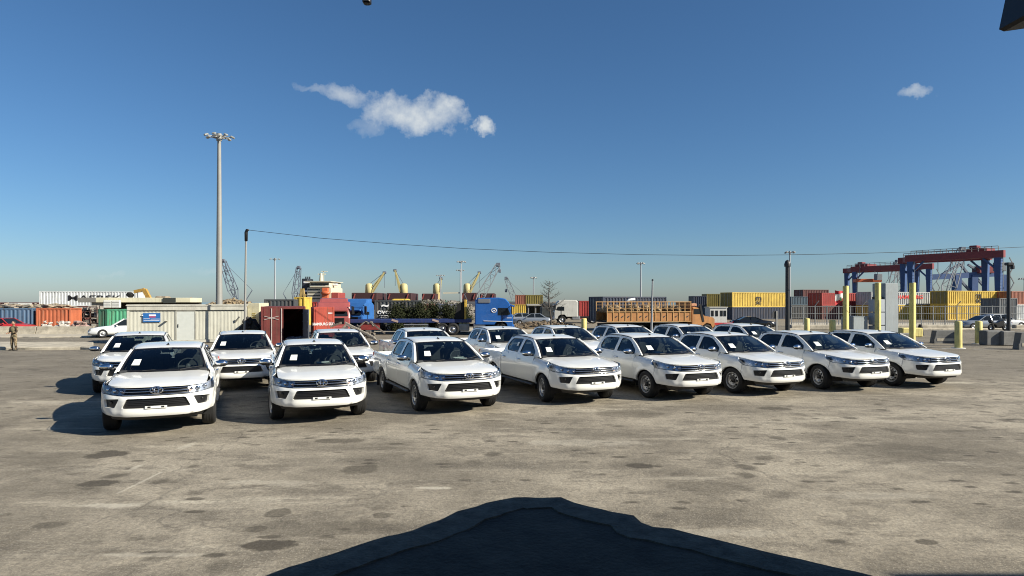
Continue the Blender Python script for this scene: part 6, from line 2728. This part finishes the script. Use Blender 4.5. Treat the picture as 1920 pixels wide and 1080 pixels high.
# dark debris by the cabin's right end
b = MB()
for i in range(40):
    t = r2.uniform(0, 1)
    b.box((r2.uniform(-1.3, 1.3) * (1 - t), r2.uniform(-.4, .4), t * 1.55), (r2.uniform(.2, .7), .4, r2.uniform(.1, .4)), r2.uniform(0, 3), .02, r2.uniform(-.6, .6), r2.uniform(-.6, .6))
b.prism([(-1.4, 0), (1.4, 0), (.2, 1.6), (-.1, 1.6)], 1, -.3, .3)
o = b.build('dark_debris', mat('dark_debris', (0.045, 0.042, 0.04), 0.95, noise=0.5, nscale=3), None, (xat(470, 42.5), 42.4, 0))
tag(o, 'dark pointed debris pile between the cabin and the open red container', 'debris')
# open-sided shed at the centre right
D = 92
root = empty('open_shed', (xat(988, D), D, 0), 0, 'open-sided shed on thin posts behind the grey saloon cars', 'shed')
w = xat(1048, D) - xat(988, D)
zt = zat(572, D)
b = MB()
b.box((w / 2, 2, zt), (w, 4.5, .14), 0, .02, R(2))
b.build('roof', mat('shed_roof', (0.30, 0.28, 0.23), 0.7, noise=0.2), root)
for k in range(5):
    for y in (0, 4):
        b = MB()
        b.beam((w * (.05 + .9 * k / 4), y, 0), (w * (.05 + .9 * k / 4), y, zt), .13)
        b.build('post', mat('shed_post', (0.32, 0.31, 0.29), 0.7), root)
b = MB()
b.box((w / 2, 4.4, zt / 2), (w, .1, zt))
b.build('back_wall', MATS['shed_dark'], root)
# tangled dark parts of the white lorry's neighbour
o = MB().box((0, 0, 1.3), (2.6, 2.2, 1.6), 0, .2).box((0, 0, 2.3), (2.2, 2.0, .7), 0, .25).box((0, 0, .45), (2.4, 1.8, .3)).build('dark_machine', mat('dark_machine', (0.05, 0.055, 0.055), 0.6, noise=0.4), None, (xat(1030, 90), 90, 0))
tag(o, 'dark green machine standing left of the white lorry', 'machine')

# ---------------------------------------------------------------- bushes and bare tree
LEAF = mat('oleander_leaf', (0.050, 0.054, 0.026), 0.95, noise=0.5, nscale=2.5, spec=0.1, col2=(0.022, 0.030, 0.014))
TWIG = mat('twig_brown', (0.06, 0.045, 0.032), 0.9, noise=0.3)


def bush(px0, px1, ytop, D, label, n=900, seed=0):
    rr = random.Random(seed)
    w = xat(px1, D) - xat(px0, D)
    h = zat(ytop, D)
    root = empty('oleander_bush', ((xat(px0, D) + xat(px1, D)) / 2, D, 0), 0, label, 'bush', 'bushes behind the trailer')
    st = MB()
    lf = MB()
    for k in range(26):
        a = rr.uniform(0, 6.28)
        q = rr.uniform(.15, 1.0)
        tip = Vector((math.cos(a) * w * .5 * q, math.sin(a) * w * .32 * q, h * (1.02 - .45 * q * q) * rr.uniform(.82, 1.06)))
        base = Vector((math.cos(a) * .2, math.sin(a) * .15, 0))
        mid = base.lerp(tip, .5) + Vector((0, 0, .15 * h))
        st.path([base, mid, tip], [.035, .025, .010], 5)
        for i in range(n // 26):
            t = rr.uniform(.12, 1.03)
            p = (base.lerp(mid, t * 2) if t < .5 else mid.lerp(tip, t * 2 - 1)) + Vector((rr.gauss(0, .22), rr.gauss(0, .2), rr.gauss(0, .15)))
            if p.z < .1:
                continue
            d = Vector((rr.gauss(0, 1), rr.gauss(0, 1), rr.gauss(.5, .8))).normalized()
            s = d.cross(Vector((rr.gauss(0, 1), rr.gauss(0, 1), rr.gauss(0, 1)))).normalized()
            l, wd = rr.uniform(.12, .24), rr.uniform(.022, .045)
            lf.add([p, p + d * l * .5 + s * wd, p + d * l, p + d * l * .5 - s * wd], [(0, 1, 2, 3)])
    st.build('stems', TWIG, root)
    o = lf.build('foliage', LEAF, root)
    o['kind'] = 'stuff'


for k, (a, c, y, d) in enumerate(((726, 760, 572, 57.0), (742, 780, 567.5, 58.5), (766, 806, 569, 57.5), (792, 832, 567.8, 59.0), (822, 862, 569.5, 58.0), (846, 884, 571, 59.5))):
    bush(a, c, y, d, ['dark green bush touching the dark grey container, leftmost of the row', 'dark green bush second from the left behind the flatbed trailer', 'dark green bush third from the left behind the flatbed trailer',
                      'dark green bush fourth from the left behind the flatbed trailer', 'dark green bush left of the yellow trailer headboard', 'dark green bush rightmost of the row, behind the trailer headboard'][k], 4200, 60 + k)


def bare_tree(px, ytop, D, label, seed):
    rr = random.Random(seed)
    h = zat(ytop, D)
    root = empty('bare_tree', (xat(px, D), D, 0), 0, label, 'tree')
    tr = MB()
    lean = [Vector((.25 * math.sin(k * .9) * .3 + .16 * (1 - k / 8), 0, h * k / 8)) for k in range(9)]
    tr.path(lean, [.10 - .0105 * k for k in range(9)], 7)
    tr.build('trunk', mat('bare_bark', (0.085, 0.072, 0.06), 0.95, noise=0.4, nscale=8, bump=0.5), root)
    br = MB()
    tw = MB()
    for k in range(34):
        t = rr.uniform(.38, .97)
        i = min(7, int(t * 8))
        p = lean[i].lerp(lean[i + 1], t * 8 - i)
        a = rr.uniform(0, 6.28)
        l = (1.15 - t) * 1.9 * rr.uniform(.6, 1.1)
        q = p + Vector((math.cos(a) * l, math.sin(a) * l * .7, l * rr.uniform(.25, .75)))
        m_ = p.lerp(q, .5) + Vector((0, 0, -.06))
        br.path([p, m_, q], [.028, .018, .008], 5)
        for i2 in range(5):
            s = m_.lerp(q, rr.uniform(0, 1))
            e = s + Vector((rr.gauss(0, .22), rr.gauss(0, .18), rr.uniform(.0, .35)))
            br.path([s, e], [.010, .005], 4)
    o = br.build('crown', MATS['bare_bark'], root)


bare_tree(1029, 527, 55, 'slender bare tree left of the white lorry', 9)

# ---------------------------------------------------------------- soldier at the left
D = 35.7
root = empty('person', (xat(26, D), D, 0), R(-12), 'person in brown camouflage uniform standing by the kerb at the far left', 'person')
k_ = zat(602, D)        # standing height in this place
J = {}


def jp(n, x, y, z, r, par):
    J[n] = (Vector((x * k_, y * k_, z * k_)), r * k_, par)


jp('pelvis', 0, 0, .52, .085, None)
jp('waist', 0, 0, .60, .080, 'pelvis')
jp('chest', 0, -.01, .72, .098, 'waist')
jp('neckb', 0, -.005, .825, .048, 'chest')
jp('neck', 0, -.01, .865, .035, 'neckb')
for s_, n in ((-1, 'l'), (1, 'r')):
    jp('sh' + n, s_ * .115, -.005, .795, .050, 'chest')
    jp('el' + n, s_ * .165, .01 - (.05 if s_ > 0 else 0), .635, .036, 'sh' + n)
    jp('wr' + n, s_ * (.06 if s_ > 0 else .10), -.13, .615 if s_ > 0 else .60, .024, 'el' + n)
    jp('hip' + n, s_ * .055, 0, .48, .072, 'pelvis')
    jp('kn' + n, s_ * .075, -.01, .275, .050, 'hip' + n)
    jp('an' + n, s_ * .085, .01, .05, .034, 'kn' + n)
    jp('to' + n, s_ * .095, -.075, .022, .026, 'an' + n)
ns = list(J)
me = bpy.data.meshes.new('person_body')
me.from_pydata([J[n][0] for n in ns], [(ns.index(J[n][2]), ns.index(n)) for n in ns if J[n][2]], [])
ob = bpy.data.objects.new('person_body', me)
link(ob)
ob.parent = root
md = ob.modifiers.new('skin', 'SKIN')
for i, n in enumerate(ns):
    me.skin_vertices[0].data[i].radius = (J[n][1], J[n][1] * .85)
    me.skin_vertices[0].data[i].use_root = (n == 'pelvis')
sd = ob.modifiers.new('sub', 'SUBSURF')
sd.levels = sd.render_levels = 2


def camo():
    m = bpy.data.materials.new('camouflage_cloth')
    m.use_nodes = True
    N, L = m.node_tree.nodes, m.node_tree.links
    tc = N.new('ShaderNodeTexCoord')
    n = N.new('ShaderNodeTexNoise')
    n.inputs['Scale'].default_value = 7
    n.inputs['Detail'].default_value = 3
    L.new(tc.outputs['Object'], n.inputs['Vector'])
    r = N.new('ShaderNodeValToRGB')
    r.color_ramp.interpolation = 'CONSTANT'
    cols = ((0, (0.035, 0.025, 0.018)), (.42, (0.12, 0.085, 0.05)), (.50, (0.26, 0.20, 0.12)), (.58, (0.06, 0.055, 0.03)))
    r.color_ramp.elements[0].color = cols[0][1] + (1,)
    r.color_ramp.elements[1].position = cols[1][0]
    r.color_ramp.elements[1].color = cols[1][1] + (1,)
    for p_, c_ in cols[2:]:
        e = r.color_ramp.elements.new(p_)
        e.color = c_ + (1,)
    L.new(n.outputs[0], r.inputs[0])
    L.new(r.outputs[0], N['Principled BSDF'].inputs['Base Color'])
    N['Principled BSDF'].inputs['Roughness'].default_value = 0.95
    return m


me.materials.append(camo())
SKIN = mat('skin', (0.36, 0.20, 0.13), 0.6, noise=0.08)
b = MB()
b.ball((0, -.012 * k_, .935 * k_), (.048 * k_, .058 * k_, .068 * k_), 12, 8)
b.ball((0, -.072 * k_, .93 * k_), (.009 * k_, .012 * k_, .014 * k_), 6, 4)
for s_ in (-1, 1):
    b.ball((s_ * .048 * k_, 0, .935 * k_), (.008 * k_, .012 * k_, .018 * k_), 6, 4)
b.build('head', SKIN, root)
b = MB()
b.ball((0, .004 * k_, .955 * k_), (.053 * k_, .060 * k_, .055 * k_), 12, 6)
b.build('hair', mat('black_hair', (0.012, 0.010, 0.009), 0.7), root)
for s_, n in ((-1, 'l'), (1, 'r')):
    b = MB()
    w_ = J['wr' + n][0]
    b.ball(w_ + Vector((-s_ * .012, -.03, -.01)) * k_, (.022 * k_, .028 * k_, .016 * k_), 8, 5)
    for i in range(4):
        a = w_ + Vector((-s_ * .02 + (.010 * i - .015), -.05, -.012)) * k_
        b.path([a, a + Vector((-s_ * .008, -.022, -.006)) * k_, a + Vector((-s_ * .018, -.028 + .004 * abs(i - 1.5), -.022)) * k_], [.0065 * k_, .006 * k_, .005 * k_], 5)
    a = w_ + Vector((-s_ * .028, -.022, .006)) * k_
    b.path([a, a + Vector((-s_ * .016, -.018, .008)) * k_], [.007 * k_, .005 * k_], 5)
    b.build('hand', SKIN, root)
    b = MB()
    t = J['to' + n][0]
    b.box((t.x - s_ * .004 * k_, t.y + .045 * k_, .022 * k_), (.055 * k_, .15 * k_, .044 * k_), R(-6 * s_), .02)
    b.build('boot', UNDER, root)
b = MB()
b.ball((0, -.02 * k_, .71 * k_), (.105 * k_, .092 * k_, .115 * k_), 12, 8)
b.build('vest', mat('khaki_vest', (0.16, 0.14, 0.08), 0.9, noise=0.4, nscale=8), root)
